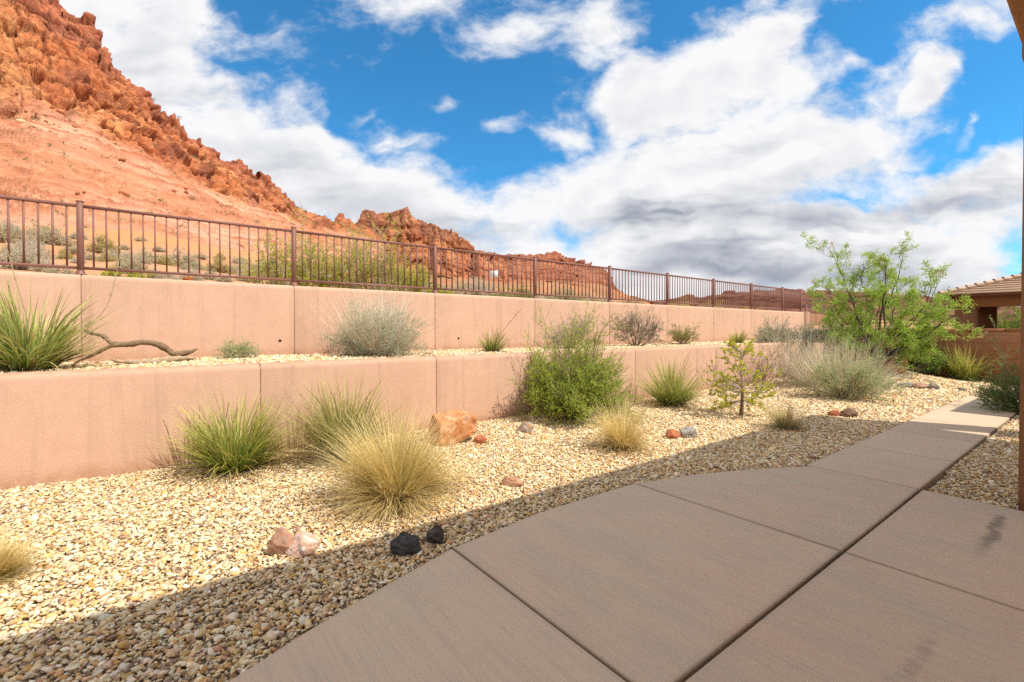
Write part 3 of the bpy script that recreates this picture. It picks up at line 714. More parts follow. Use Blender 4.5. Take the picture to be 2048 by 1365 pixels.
def mountain_far():
    cols = [560, 640, 690, 712, 735, 748, 765, 790, 820, 835, 850, 870, 900, 930, 945, 985, 1020, 1045, 1074, 1094, 1125, 1145, 1160, 1187, 1214, 1222, 1234, 1242, 1262, 1300]
    ridge = [480, 470, 460, 447, 421, 415, 426, 424, 415, 428, 444, 460, 469, 477, 495, 504, 509, 504, 511, 506, 516, 516, 518, 522, 530, 540, 549, 566, 585, 606]
    base = list(np.interp(cols, [560, 700, 800, 950, 1100, 1215, 1240, 1262, 1300], [545, 540, 548, 556, 562, 568, 580, 594, 607]))
    foot = list(np.interp(cols, [560, 700, 900, 1100, 1300], [575, 585, 592, 600, 612]))
    dr = list(np.interp(cols, [560, 700, 850, 1000, 1215, 1300], [370, 350, 350, 420, 500, 540])); db = [d-28 for d in dr]; df = [d-130 for d in dr]
    back = [y+25 for y in ridge]; dk = [d+60 for d in dr]
    P, tt, xs = loft(cols, [(foot, df), (base, db), (ridge, dr), (back, dk)], 760, [0, .28, .93, 1], 200)
    q = P.reshape(-1, 3); t = np.broadcast_to(tt[:, None], P.shape[:2]).ravel()
    cl = sstep(.22, .32, t+fbm(q*.03, 3, 4)*.1)
    bl = P[60]; arc = np.concatenate([[0], np.cumsum(np.linalg.norm(np.diff(bl[:, :2], axis=0), axis=1))]); arc = np.broadcast_to(arc[None], P.shape[:2]).ravel()
    zz = q[:, 2]; wv = fbm(q*.03, 4, 5)*9
    rd = lambda f, fz, sd: 1-np.abs(fbm(np.stack([(arc+wv)*f, zz*fz, arc*0+sd], 1), 3, sd))*2.2
    f1 = rd(.055, .006, 23); f2 = rd(.16, .018, 33); band = fbm(np.stack([zz*.20+wv*.05, arc*.004, arc*0], 1), 3, 34)
    idv = vnoise(np.stack([arc*.03, zz*.02, arc*0], 1), 35)*.5+.5; _, _, idb = cells(q*.16, 36, True); _, _, idh = cells(q*.35, 37, True)
    crk = 1-sstep(.72, 1.0, f1); crb = 1-sstep(.72, 1.0, f2)
    D = cl*((idv-.5)*22-(1-crk)*7-(1-crb)*3.2+band*4+(idb-.5)*2.4+(idh-.5)*1.2+fbm(q*.02, 4, 8)*14)+(1-cl)*(fbm(q*.04, 5, 9)*6+(idb-.5)*2)
    Q = q.copy(); Q[:, 0] += D*.9*sstep(0, .1, t); Q[:, 1] += D*.1
    top = sstep(.75, .92, t); Q[:, 2] += top*((idb-.5)*2.5+(idv-.5)*2.5+(idh-.5)*2+fbm(q*.12, 3, 10)*2)
    v1 = fbm(q*.04, 5, 11); v2 = fbm(q*np.array([.08, .08, .01]), 4, 12)
    c = lerp(np.array([.45, .175, .08]), np.array([.52, .25, .12]), sstep(-.3, .4, v1))
    c = lerp(c, np.array([.26, .09, .05]), sstep(.0, .45, v2)*.75); c = lerp(c, np.array([.10, .04, .028]), (1-np.minimum(crk, .35+.65*crb))*.8)
    c = lerp(c, np.array([.22, .08, .05]), sstep(.1, .4, band)*.45)
    c = lerp(c, np.array([.36, .16, .10]), top*.5)
    X = np.broadcast_to(xs[None], P.shape[:2]).ravel(); c = lerp(c, np.array([.30, .105, .062]), sstep(880, 1080, X)*.62)
    tal = lerp(np.array([.44, .20, .10]), np.array([.34, .20, .11]), sstep(-.2, .3, fbm(q*.1, 4, 13))); c = lerp(tal, c, cl)
    c = np.clip(c*1.2, 0, .85)
    o = surf('cliff', Q.reshape(P.shape), c, M_CLIFF_FAR); o['kind'] = 'structure'
mountain_far()
def hills():
    cols = [1150, 1290, 1347, 1367, 1406, 1445, 1484, 1523, 1581, 1609, 1640, 1694, 1760, 1827, 1897, 1960, 2050, 2200, 2500]
    ridge = [606, 604, 599, 592, 594, 587, 584, 584, 578, 584, 583, 586, 590, 596, 606, 612, 618, 622, 626]
    base = [y*.5+.5*632 for y in ridge]; foot = [668]*len(cols)
    P, tt, xs = loft(cols, [(foot, [520]*19), (base, [760]*19), (ridge, [900]*19), ([y+15 for y in ridge], [1000]*19)], 420, [0, .5, .92, 1], 90)
    q = P.reshape(-1, 3); t = np.broadcast_to(tt[:, None], P.shape[:2]).ravel()
    f1, f2, idv = cells(q*.02, 53); _, _, idb = cells(q*.05, 63)
    Q = q.copy(); D = ((idv-.5)*18+(idb-.5)*7+fbm(q*.02, 5, 14)*22)*sstep(0, .15, t); Q[:, 0] += D*.7; Q[:, 2] += D*.22+sstep(.7, .92, t)*((idb-.5)*7)
    c = lerp(np.array([.20, .085, .055]), np.array([.27, .13, .08]), sstep(-.3, .4, fbm(q*.03, 5, 15)))
    c = lerp(c, np.array([.09, .045, .04]), (1-sstep(0, .15, f2-f1))*.6+.4*sstep(.1, .5, fbm(q*.08, 3, 16)))
    o = surf('far_hills', Q.reshape(P.shape), c, M_CLIFF_FAR); o['kind'] = 'structure'
hills()
S_COLS = np.array([-800, -300, 0, 100, 200, 300, 400, 500, 600, 700, 800, 950, 1100, 1290, 1450, 1600, 1750, 2000], float)
S_Y = np.array([420, 428, 446, 452, 462, 470, 486, 504, 530, 556, 574, 588, 600, 613, 619, 626, 640, 652], float)
S_D = np.array([40, 43, 50, 52, 57, 62, 70, 80, 96, 120, 150, 190, 250, 330, 420, 470, 500, 520], float)
def sand_pt(px, s):
    px = np.asarray(px, float); s = np.asarray(s, float)
    xc = (px-1024)/F; y = np.interp(px, S_COLS, S_Y); d1 = np.interp(px, S_COLS, S_D)
    den = np.maximum(sA-cA*xc, .33); d0 = (-X_UP+.2)/den
    z0 = np.where(px < 1610, Z_UP-.10, .9)
    z1 = EYE+(658-y)/F*d1
    d = d0+(d1-d0)*s**1.6; k = (d-d0)/(d1-d0); e0 = (z0-EYE)/d0; e1 = (658-y)/F; z = EYE+d*(e0+(e1-e0)*s**.9)
    fw = np.array([-sA, cA, 0]); rt = np.array([cA, sA, 0])
    p = CAM*np.array([1, 1, 0])+d[..., None]*fw+(d*xc)[..., None]*rt
    q = p.reshape(-1, 3)
    n = (fbm(q*.16, 4, 101)*.5+fbm(q*.9, 3, 102)*.06).reshape(d.shape)*sstep(0, .1, k)*(.4+k*1.5)
    p[..., 2] = z+n; return p
def sand():
    X, S = np.meshgrid(np.linspace(-800, 2000, 420), np.linspace(0, 1, 130)); P = sand_pt(X, S); q = P.reshape(-1, 3)
    v = fbm(q*.12, 5, 103); v2 = fbm(q*1.1, 4, 104)
    c = lerp(np.array([.63, .27, .11]), np.array([.58, .29, .15]), sstep(-.2, .35, v)); c = lerp(c, np.array([.45, .24, .12]), sstep(.1, .5, v2)*.6)
    far = sstep(800, 1250, X.ravel()); c = lerp(c, np.array([.42, .25, .13]), far*.5)
    o = surf('sand_slope', P, c, mat_attr('sand', .95, 3, .3, .5, .05), smooth=True); o['kind'] = 'structure'
sand()
# ------------------------------------------------------------------ plants
def cvar(c, n, v=.18): return np.asarray(c)*rng.uniform(1-v, 1+v, (n, 1))*rng.uniform(.94, 1.06, (n, 3))
def blades(g, n, rb, Lr, w, tilt, droop, cb, cm, ct, S=7, wbase=.6, curl=.25, az=None, wild=.12):
    """arching strap leaves from a crown of radius rb"""
    a = rng.uniform(0, 2*np.pi, n) if az is None else rng.normal(az[0], az[1], n)
    rr = rb*np.sqrt(rng.uniform(0, 1, n)); th = np.abs(rng.normal(0, 1, n)); th = tilt[0]+(tilt[1]-tilt[0])*rng.beta(1.25, 1.35, n)
    K = 22; ta = rng.uniform(0, 2*np.pi, K); tt_ = rng.uniform(0, 1, K); tl = rng.uniform(.74, 1.08, K); ki = rng.integers(0, K, n); mk = rng.uniform(0, 1, n) < .62
    if az is None: a = np.where(mk, ta[ki]+rng.normal(0, .22, n), a)
    th = np.where(mk, tilt[0]+(tilt[1]-tilt[0])*np.clip(tt_[ki]+rng.normal(0, .13, n), 0, 1.05), th)
    L = rng.uniform(Lr[0], Lr[1], n)*np.where(mk, tl[ki], 1); dr = rng.uniform(droop[0], droop[1], n); cu = rng.normal(0, curl, n)
    s = np.linspace(0, 1, S)
    ang = np.clip(th[:, None]+dr[:, None]*s[None]**1.5, 0, 2.6); azs = a[:, None]+cu[:, None]*s[None]
    step = np.stack([np.sin(ang)*np.cos(azs), np.sin(ang)*np.sin(azs), np.cos(ang)], -1)*(L/(S-1))[:, None, None]
    step += rng.normal(0, wild*.02, step.shape)*L[:, None, None]
    P = np.cumsum(step, 1)-step[:, :1]
    P[..., 0] += (rr*np.cos(a))[:, None]; P[..., 1] += (rr*np.sin(a))[:, None]
    P[..., 2] = np.maximum(P[..., 2], .004+.01*rng.uniform(0, 1, (n, 1)))
    W = w*rng.uniform(.7, 1.25, n)[:, None]*np.interp(s, [0, .15, .55, .85, 1], [wbase, 1, .85, .5, .08])[None]
    ph = rng.uniform(-.9, .9, n); sx = np.stack([-np.sin(a+ph), np.cos(a+ph), ph*0], 1); side = np.broadcast_to(sx[:, None], P.shape)
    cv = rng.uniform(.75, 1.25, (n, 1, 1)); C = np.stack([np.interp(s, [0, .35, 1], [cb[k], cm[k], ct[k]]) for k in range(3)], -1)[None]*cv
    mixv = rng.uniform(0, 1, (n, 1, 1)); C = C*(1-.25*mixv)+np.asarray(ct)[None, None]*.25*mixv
    ribbons(g, P, W, side, C); return P
def stalk(g, p0, pts, r0, r1, c, k=4, S=14):
    pts = np.array([p0]+list(pts), float); t = np.linspace(0, len(pts)-1, S); P = np.stack([np.interp(t, range(len(pts)), pts[:, j]) for j in range(3)], -1)
    P[1:-1] = (P[:-2]+2*P[1:-1]+P[2:])/4
    tubes(g, P[None], np.linspace(r0, r1, S)[None], np.broadcast_to(np.asarray(c), (1, S, 3)), k); return P
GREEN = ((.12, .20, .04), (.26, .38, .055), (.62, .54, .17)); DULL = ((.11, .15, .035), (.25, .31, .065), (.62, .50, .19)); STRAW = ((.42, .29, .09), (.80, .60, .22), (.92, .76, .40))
def yucca(loc, wd, ht, label, group=None, n=420, tmax=.98, lush=1.0, dead=.22, pal=GREEN, stalks=(), bl=.0085):
    r = empty('hesperaloe' if False else 'red_yucca', loc, label, 'yucca', group, rng.uniform(0, 6.28))
    Lm = math.hypot(wd/2, ht)*.86; g = G()
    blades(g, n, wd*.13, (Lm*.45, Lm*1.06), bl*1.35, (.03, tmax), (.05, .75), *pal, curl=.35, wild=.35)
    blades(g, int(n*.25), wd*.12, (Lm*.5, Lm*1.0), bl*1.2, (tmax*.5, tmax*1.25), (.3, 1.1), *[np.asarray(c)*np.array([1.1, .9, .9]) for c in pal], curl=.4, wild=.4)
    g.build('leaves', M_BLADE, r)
    if dead:
        d = G(); blades(d, int(n*dead), wd*.14, (Lm*.4, Lm*.8), bl*.55, (.8, 1.5), (.5, 1.1), (.26, .17, .08), (.42, .31, .15), (.55, .42, .22), curl=.8)
        blades(d, int(n*dead*.8), wd*.1, (Lm*.7, Lm*1.12), .0026, (.05, 1.0), (0, .5), (.4, .3, .12), (.62, .5, .25), (.72, .62, .36), curl=.5)
        d.build('dry_leaves', M_BLADE, r)
    r.rotation_euler = (0, 0, 0)
    for pts, c in stalks:
        s = G(); P = stalk(s, (0, 0, .05), pts, .006, .0028, c)
        t = P[-6:]; n_ = 26; i = rng.integers(0, 6, n_); leaves(s, t[i]+rng.normal(0, .006, (n_, 3)), rng.normal(0, 1, (n_, 3))+np.array([0, 0, .6]), np.full(n_, .03), np.full(n_, .012), cvar(np.asarray(c)*1.1, n_))
        s.build('flower_stalk', M_STEM, r)
    return r
def straw(loc, wd, ht, label, n=1500, pal=STRAW, group=None, bl=.0032, green=0.0):
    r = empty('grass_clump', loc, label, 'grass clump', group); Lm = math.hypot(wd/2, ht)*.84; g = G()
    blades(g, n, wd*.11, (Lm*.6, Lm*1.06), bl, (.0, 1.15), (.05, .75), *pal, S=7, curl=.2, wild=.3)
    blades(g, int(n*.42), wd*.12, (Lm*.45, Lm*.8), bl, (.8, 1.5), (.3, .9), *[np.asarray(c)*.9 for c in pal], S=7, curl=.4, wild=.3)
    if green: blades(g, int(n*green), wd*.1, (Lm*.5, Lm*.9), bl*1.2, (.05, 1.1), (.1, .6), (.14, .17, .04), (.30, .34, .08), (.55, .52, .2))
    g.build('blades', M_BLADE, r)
    d = G(); blades(d, int(n*.3), wd*.1, (Lm*.3, Lm*.62), bl, (.3, 1.5), (.2, .9), (.16, .10, .04), (.33, .23, .09), (.45, .34, .14), curl=.5); d.build('thatch', M_BLADE, r); return r
def branch(P0, D0, L, S, wander, up):
    n = len(P0); d = unit(D0); pts = [P0]; st = (L/(S-1))[:, None]
    for k in range(S-1):
        d = unit(d+rng.normal(0, wander, (n, 3))+np.array([0, 0, up])); pts.append(pts[-1]+d*st)
    return np.stack(pts, 1)
def off_branch(P, m, s0, s1, spread):
    """m side shoots on every path"""
    N, S, _ = P.shape; i = np.repeat(np.arange(N), m); s = rng.uniform(s0, s1, N*m)*(S-1); k = np.minimum(s.astype(int), S-2); f = (s-k)[:, None]
    p = P[i, k]*(1-f)+P[i, k+1]*f; t = unit(P[i, k+1]-P[i, k]); return p, unit(t+rng.normal(0, spread, t.shape)), i
def bush(name, loc, wd, ht, label, cat='shrub', group=None, stems=60, m1=5, m2=4, nl=9, leaf=(.02, .007), lc=(.3, .33, .22), lc2=None, sc=(.30, .24, .17), sr=.004,
         tilt=1.35, wander=.16, up=.03, spread=.55, leaf_from=.25, dry=0, dryc=(.62, .54, .40), inner=0, ldir=.7, lmix=.5, lean=(0, 0), mat=None, flat=1.0, lr=(.5, .92), k2=.30):
    r = empty(name, loc, label, cat, group); rx = wd/2; g = G(); f = G()
    a = rng.uniform(0, 2*np.pi, stems); th = tilt*np.sqrt(rng.uniform(.0, 1, stems))
    D = np.stack([np.sin(th)*np.cos(a)+lean[0], np.sin(th)*np.sin(a)+lean[1], np.cos(th)], 1)
    L = 1/np.sqrt((np.sin(th)/rx)**2+(np.cos(th)/ht)**2)*rng.uniform(lr[0], lr[1], stems)
    P0 = np.stack([rx*.10*np.cos(a), rx*.10*np.sin(a), a*0], 1)*rng.uniform(.2, 1.4, (stems, 1))
    P = branch(P0, D, L, 7, wander, up); P[..., 2] = np.maximum(P[..., 2], .012)
    tubes(g, P, np.linspace(sr, sr*.4, 7)[None]*rng.uniform(.7, 1.3, (stems, 1)), np.broadcast_to(cvar(sc, stems, .25)[:, None], P.shape))
    p, d, i = off_branch(P, m1, .35, .98, spread); L1 = L[i]*rng.uniform(.22, .46, len(p)); Q = branch(p, d, L1, 5, wander*1.2, up); Q[..., 2] = np.maximum(Q[..., 2], .012)
    tubes(g, Q, np.linspace(sr*.5, sr*.25, 5)[None]+np.zeros((len(p), 1)), np.broadcast_to(cvar(np.asarray(sc)*1.15, len(p), .25)[:, None], Q.shape))
    tw = Q
    if m2:
        p, d, i2 = off_branch(Q, m2, .2, 1, spread); Q2 = branch(p, d, L1[i2]*rng.uniform(.3, .7, len(p))*k2/.3, 4, wander, up); Q2[..., 2] = np.maximum(Q2[..., 2], .01)
        tubes(g, Q2, np.linspace(sr*.3, sr*.16, 4)[None]+np.zeros((len(p), 1)), np.broadcast_to(cvar(np.asarray(sc)*1.25, len(p), .25)[:, None], Q2.shape)); tw = Q2
    g.build('stems', M_STEM, r)
    if nl:
        p, d, i = off_branch(tw, nl, leaf_from, 1, ldir); n = len(p)
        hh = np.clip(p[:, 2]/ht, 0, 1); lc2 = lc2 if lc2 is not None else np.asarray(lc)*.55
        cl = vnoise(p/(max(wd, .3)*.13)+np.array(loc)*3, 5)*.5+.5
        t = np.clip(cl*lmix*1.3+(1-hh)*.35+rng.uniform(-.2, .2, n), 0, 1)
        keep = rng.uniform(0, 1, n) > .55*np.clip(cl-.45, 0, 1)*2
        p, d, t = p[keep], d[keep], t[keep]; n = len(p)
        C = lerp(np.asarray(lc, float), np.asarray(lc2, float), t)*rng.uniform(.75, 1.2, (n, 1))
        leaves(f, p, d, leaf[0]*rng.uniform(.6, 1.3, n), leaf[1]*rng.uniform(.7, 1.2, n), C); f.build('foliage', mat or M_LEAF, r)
    if dry:
        dd = G(); blades(dd, dry, rx*.35, (math.hypot(rx, ht)*.75, math.hypot(rx, ht)*1.06), .0035, (.05, 1.15), (-.15, .3), np.asarray(dryc)*.7, dryc, np.asarray(dryc)*1.15, S=5, curl=.3, wild=1.2)
        p = rng.normal(0, 1, (dry*3, 3)); dd.build('dry_stems', M_STEM, r)
    return r
def size(p, wpx, hpx):
    k = depth(p)/F; return wpx*k, hpx*k
SAGE = dict(lc=(.52, .55, .38), lc2=(.34, .35, .23), sc=(.46, .38, .29))
# ---- lower bed
p = ground(470, 942); w, h = size(p, 235, 165); yucca(p, w, h, 'green spiky yucca clump nearest the left, against the lower wall', n=760)
p = ground(690, 915); w, h = size(p, 235, 170); yucca(p, w, h*1.05, 'darker yucca clump standing behind the large blond grass', n=640, dead=.5, pal=DULL)
p = ground(795, 998); w, h = size(p, 268, 208); straw(p, w, h, 'large blond bunch grass in front of the orange boulder', n=2800, green=.13)
p = ground(1245, 898); w, h = size(p, 135, 125); straw(p, w, h, 'upright golden bunch grass in front of the big green bush', n=1100, green=.04)
p = ground(1572, 858); w, h = size(p, 95, 66); straw(p, w, h, 'small leaning tan grass tuft at the edge of the house shadow', n=600, pal=((.30, .24, .10), (.52, .42, .18), (.70, .58, .30)))
p = ground(-35, 1170); w, h = size(p, 190, 95); straw(p, w, h, 'blond grass clump cut off by the left edge of the picture', n=1300, green=.1)
p = ground(1340, 812); w, h = size(p, 135, 112); yucca(p, w, h, 'green yucca clump between the golden grass and the small pine', n=560, dead=.5, stalks=[([(.05, .1, .5), (.2, .45, 1.15), (.32, .75, 1.5), (.25, 1.05, 1.62), (.2, 1.15, 1.5)], (.62, .46, .28))])
p = ground(1145, 836); w, h = size(p, 222, 218)
bush('creosote_bush', p, w*1.0, h*1.13, 'big bright green bush in front of the lower wall, casting shadow on it', lr=(.66, .84), stems=130, m1=9, m2=6, nl=18, leaf=(.024, .011), lc=(.64, .74, .11), lc2=(.38, .50, .08), sc=(.28, .20, .12), sr=.006, tilt=1.28, up=.05, lmix=.6)
p = ground(1420, 792); w, h = size(p, 85, 120)
bush('dry_shrub', p, w, h, 'bare grey twiggy shrub between the yucca and the small pine', stems=14, m1=5, m2=3, nl=0, sc=(.30, .22, .17), sr=.005, tilt=.75, up=.06)
p = ground(1520, 782); w, h = size(p, 125, 105)
bush('dry_shrub', p, w, h, 'brown leafless shrub just behind the small pine', stems=26, m1=6, m2=4, nl=3, leaf=(.02, .008), lc=(.33, .33, .2), sc=(.20, .135, .10), sr=.006, tilt=1.0)
p = ground(1605, 772); w, h = size(p, 160, 110)
bush('rabbitbrush', p, w, h, 'pale grey rabbitbrush with dry upright stems at the back of the bed', stems=70, m1=6, m2=4, nl=6, leaf=(.022, .006), dry=800, dryc=(.72, .64, .50), sr=.0045, tilt=1.25, **SAGE)
p = ground(1690, 797); w, h = size(p, 180, 112)
bush('rabbitbrush', p, w, h*.92, 'soft mint green rabbitbrush with pale dry stems at the front of its group', stems=90, m1=8, m2=5, nl=12, leaf=(.027, .008), lc=(.62, .72, .36), lc2=(.42, .49, .25), sc=(.44, .35, .24), sr=.0045, tilt=1.2, dry=1000, lmix=.4, dryc=(.74, .66, .50))
p = ground(1745, 772); w, h = size(p, 90, 66); straw(p, w, h, 'grey green grass tuft beside the mint rabbitbrush under the tree', n=700, pal=((.16, .18, .07), (.34, .37, .18), (.58, .55, .34)), bl=.005)
p = on_y(1827, 722, 16.6); p[2] = float(gz(p[0], p[1])); w, h = size(p, 85, 85)
bush('evergreen_shrub', p, w*1.05, h, 'round dense green shrub between the desert tree and the block wall', stems=60, m1=8, m2=5, nl=9, leaf=(.05, .018), lc=(.34, .52, .10), lc2=(.16, .27, .055), sc=(.18, .13, .09), sr=.008, tilt=1.35)
p = ground(1930, 762); w, h = size(p, 112, 80); yucca(p, w, h, 'tall bright yucca clump in front of the reddish block wall', n=520, tmax=.62, dead=.2, pal=((.16, .26, .04), (.38, .52, .08), (.68, .60, .22)), bl=.011)
p = ground(2052, 826); w, h = size(p, 140, 225)
bush('evergreen_shrub', p, w, h, 'dark green shrub at the right edge beside the end of the path', stems=80, m1=8, m2=5, nl=10, leaf=(.03, .011), lc=(.32, .46, .12), lc2=(.14, .22, .06), sc=(.17, .13, .09), sr=.007, tilt=1.25)
# ---- terrace between the walls
p = terrace(56, 742); w, h = size(p, 225, 190); yucca(p, w, h, 'big yucca clump on the terrace at the left edge of the picture', n=640, bl=.0125, dead=.12, pal=((.12, .20, .05), (.27, .38, .08), (.60, .55, .20)), stalks=[([(-.05, .0, .5), (-.1, -.12, 1.05), (-.12, -.2, 1.5)], (.45, .36, .18)), ([(.05, .35, .35), (.1, .62, .62), (.1, .7, 1.0), (.1, .74, 1.3)], (.5, .40, .22))])
p = terrace(478, 720); w, h = size(p, 88, 42)
bush('sage_shrub', p, w, h, 'little round green topped shrub beside the dead branch', stems=60, m1=6, m2=4, nl=9, leaf=(.012, .006), lc=(.50, .62, .20), lc2=(.40, .46, .22), sc=(.58, .50, .38), sr=.003, tilt=1.2, leaf_from=.55)
p = terrace(760, 712); w, h = size(p, 205, 118)
bush('rabbitbrush', p, w, h*.95, 'large grey green rabbitbrush with silvery dry stems on the terrace', stems=120, m1=8, m2=5, nl=10, leaf=(.022, .006), lc=(.58, .68, .42), lc2=(.38, .43, .29), sc=(.54, .46, .36), sr=.0045, tilt=1.35, dry=1000, dryc=(.76, .69, .56), lmix=.5)
p = terrace(984, 706); w, h = size(p, 82, 66); yucca(p, w, h, 'small yucca on the terrace sending up a pink flower stalk', n=170, dead=.3, pal=DULL, bl=.010, stalks=[([(.06, .1, .3), (.14, .3, .55), (.2, .48, .78)], (.52, .18, .15))])
p = terrace(1142, 698); w, h = size(p, 105, 88)
bush('sage_shrub', p, w, h, 'silver grey shrub on the terrace behind the big green bush', stems=60, m1=7, m2=4, nl=7, leaf=(.022, .008), sr=.005, tilt=1.0, **SAGE)
p = terrace(1270, 694); w, h = size(p, 120, 90)
bush('sage_shrub', p, w, h, 'open silver grey shrub with dark stems on the terrace', stems=34, m1=8, m2=5, nl=8, leaf=(.022, .008), lc=(.58, .58, .42), lc2=(.38, .37, .26), sc=(.20, .15, .12), sr=.008, tilt=1.05)
p = terrace(1366, 690); w, h = size(p, 66, 50)
bush('creosote_bush', p, w, h, 'small yellow green bush on the terrace right of the silver shrub', stems=40, m1=7, m2=4, nl=8, leaf=(.022, .01), lc=(.54, .56, .13), lc2=(.30, .31, .09), sc=(.26, .18, .12), sr=.006, tilt=1.1)
p = terrace(1476, 688); w, h = size(p, 50, 34); yucca(p, w, h, 'tiny yucca on the terrace before the far pale shrubs', n=150, dead=.2, pal=DULL, bl=.012)
for px, py, wp, hp, lab in ((1556, 687, 100, 50, 'wide grey green brush at the far end of the terrace'), (1622, 686, 66, 40, 'middle of the pale brush row ending the terrace'), (1668, 684, 60, 42, 'last pale brush of the terrace row, half behind the tree')):
    p = terrace(px, py); w, h = size(p, wp, hp)
    bush('sage_shrub', p, w, h, lab, stems=60, m1=7, m2=4, nl=8, leaf=(.035, .012), lc=(.55, .60, .38), lc2=(.36, .39, .25), sc=(.38, .31, .24), sr=.006, tilt=1.35, dry=160, dryc=(.6, .52, .4))

# ---- small pine
def pine():
    b = ground(1482, 833); w, h = size(b, 112, 145); r = empty('pine_sapling', b, 'small young pine with bare lower trunk on the gravel', 'pine tree')
    g = G(); n = 12; z = np.linspace(0, h*.93, n); P = np.stack([.03*np.sin(z*3), .02*np.cos(z*4)-.02, z], 1)
    tubes(g, P[None], np.interp(z/h, [0, .3, 1], [.036, .022, .006])[None], (np.array([.21, .135, .095])*(1+1.3*sstep(.25, .5, z/h))[:, None]*np.array([1, 1.02, 1.05]))[None], 8); f = G(); m = 48; s = rng.uniform(.17, .97, m); zz = s*h*.93; a = rng.uniform(0, 2*np.pi, m); L = w*.5*np.interp(s, [.17, .45, .75, 1], [.7, 1.1, .95, .4])*rng.uniform(.75, 1.1, m)
    p0 = np.stack([np.interp(zz, z, P[:, 0]), np.interp(zz, z, P[:, 1]), zz], 1); D = np.stack([np.cos(a), np.sin(a), np.interp(s, [.2, .5, 1], [-.3, .3, .9])], 1)
    Q = branch(p0, D, L, 6, .12, .03); tubes(g, Q, np.linspace(.009, .004, 6)[None]+np.zeros((m, 1)), np.broadcast_to(np.array([.52, .42, .36]), Q.shape), 4)
    p1, d1, i = off_branch(Q, 6, .3, .98, .6); Q2 = branch(p1, d1, L[i]*rng.uniform(.2, .5, len(p1)), 4, .12, .05)
    tubes(g, Q2, np.linspace(.0045, .003, 4)[None]+np.zeros((len(p1), 1)), np.broadcast_to(np.array([.54, .43, .36]), Q2.shape)); g.build('trunk', M_WOOD, r)
    tips = np.concatenate([Q[:, -1], Q2[:, -1]]); td = unit(np.concatenate([Q[:, -1]-Q[:, -2], Q2[:, -1]-Q2[:, -2]])); k = 26; N = len(tips)*k
    T = np.repeat(tips, k, 0)-np.repeat(td, k, 0)*rng.uniform(0, .05, (N, 1)); D = np.repeat(td, k, 0)+rng.normal(0, .55, (N, 3))+np.array([0, 0, .25])
    leaves(f, T, D, rng.uniform(.028, .055, N), np.full(N, .011), lerp(np.array([.82, .78, .10]), np.array([.56, .58, .09]), rng.uniform(0, 1, N))); f.build('needles', M_LEAF, r)
pine()
# ---- desert tree
def desert_tree():
    b = on_y(1752, 722, 15.5); b[2] = float(gz(b[0], b[1]))-.03; r = empty('desert_tree', b, 'airy multi stemmed desert tree with bright green leaves on the gravel mound', 'tree'); B = np.array(b)
    tips = [(1664, 506, -.3), (1700, 560, .5), (1728, 512, .3), (1768, 522, -.5), (1806, 520, .2), (1796, 575, .7), (1862, 575, -.4), (1886, 552, .1), (1902, 640, .3), (1936, 622, -.2), (1860, 650, .6), (1642, 590, .2), (1655, 640, -.6), (1690, 625, .5), (1745, 600, -.7), (1832, 660, -.3), (1700, 670, -.5), (1780, 640, .8), (1640, 560, .5), (1720, 640, 0.7), (1815, 610, -.8), (1760, 560, .9), (1680, 600, -.9), (1690, 690, -.9), (1815, 690, -.6), (1850, 690, .1), (1770, 680, -1.0), (1660, 670, .2)]
    g = G(); L = []
    for px, py, dy in tips:
        e = on_y(px, py, 15.5+dy*1.3)-B; m1 = e*np.array([.22, .22, .30])+rng.normal(0, .06, 3); m2 = e*np.array([.55, .55, .62])+rng.normal(0, .10, 3)+np.array([0, 0, -.02]); m3 = e*.82+rng.normal(0, .07, 3)
        st = np.array([rng.normal(0, .05), rng.normal(0, .05), 0]); pts = np.array([st, m1, m2, m3, e]); t = np.linspace(0, 4, 15); P = np.stack([np.interp(t, range(5), pts[:, k]) for k in range(3)], 1)
        for _ in range(2): P[1:-1] = (P[:-2]+2*P[1:-1]+P[2:])/4
        P[1:-1] += rng.normal(0, .018, P[1:-1].shape); L.append(P)
    L = np.array(L); n = len(L); rad = np.interp(np.linspace(0, 1, 15), [0, .3, .7, 1], [.038, .024, .012, .004])[None]*rng.uniform(.7, 1.2, (n, 1))
    tubes(g, L, rad, np.broadcast_to(np.array([.115, .085, .062]), L.shape), 6); f = G(); ln = np.linalg.norm(L[:, -1]-L[:, 0], axis=1)
    p1, d1, i = off_branch(L, 8, .40, .98, .6); Q = branch(p1, d1, ln[i]*rng.uniform(.12, .30, len(p1)), 6, .2, .03)
    tubes(g, Q, np.linspace(.007, .003, 6)[None]+np.zeros((len(p1), 1)), np.broadcast_to(np.array([.17, .13, .085]), Q.shape))
    p2, d2, i2 = off_branch(Q, 3, .3, 1, .7); Q2 = branch(p2, d2, rng.uniform(.10, .26, len(p2)), 4, .2, .02)
    tubes(g, Q2, np.linspace(.004, .002, 4)[None]+np.zeros((len(p2), 1)), np.broadcast_to(np.array([.22, .18, .10]), Q2.shape)); g.build('trunk', M_WOOD, r)
    tp = np.concatenate([Q2[:, -1], Q2[:, 2], Q[:, -1], L[:, -1], Q[:, 3]]); k = 17; N = len(tp)*k; T = np.repeat(tp, k, 0)+rng.normal(0, .035, (N, 3))
    D = rng.normal(0, 1, (N, 3))+np.array([0, 0, .15]); cl = np.repeat(rng.uniform(0, 1, len(tp)), k); C = lerp(np.array([.52, .68, .11]), np.array([.26, .40, .07]), np.clip(cl*.8+rng.uniform(-.2, .25, N), 0, 1)); C[cl > .93] = (.50, .42, .18)
    leaves(f, T, D, rng.uniform(.06, .12, N), rng.uniform(.013, .024, N), C); f.build('foliage', M_LEAF, r)
desert_tree()

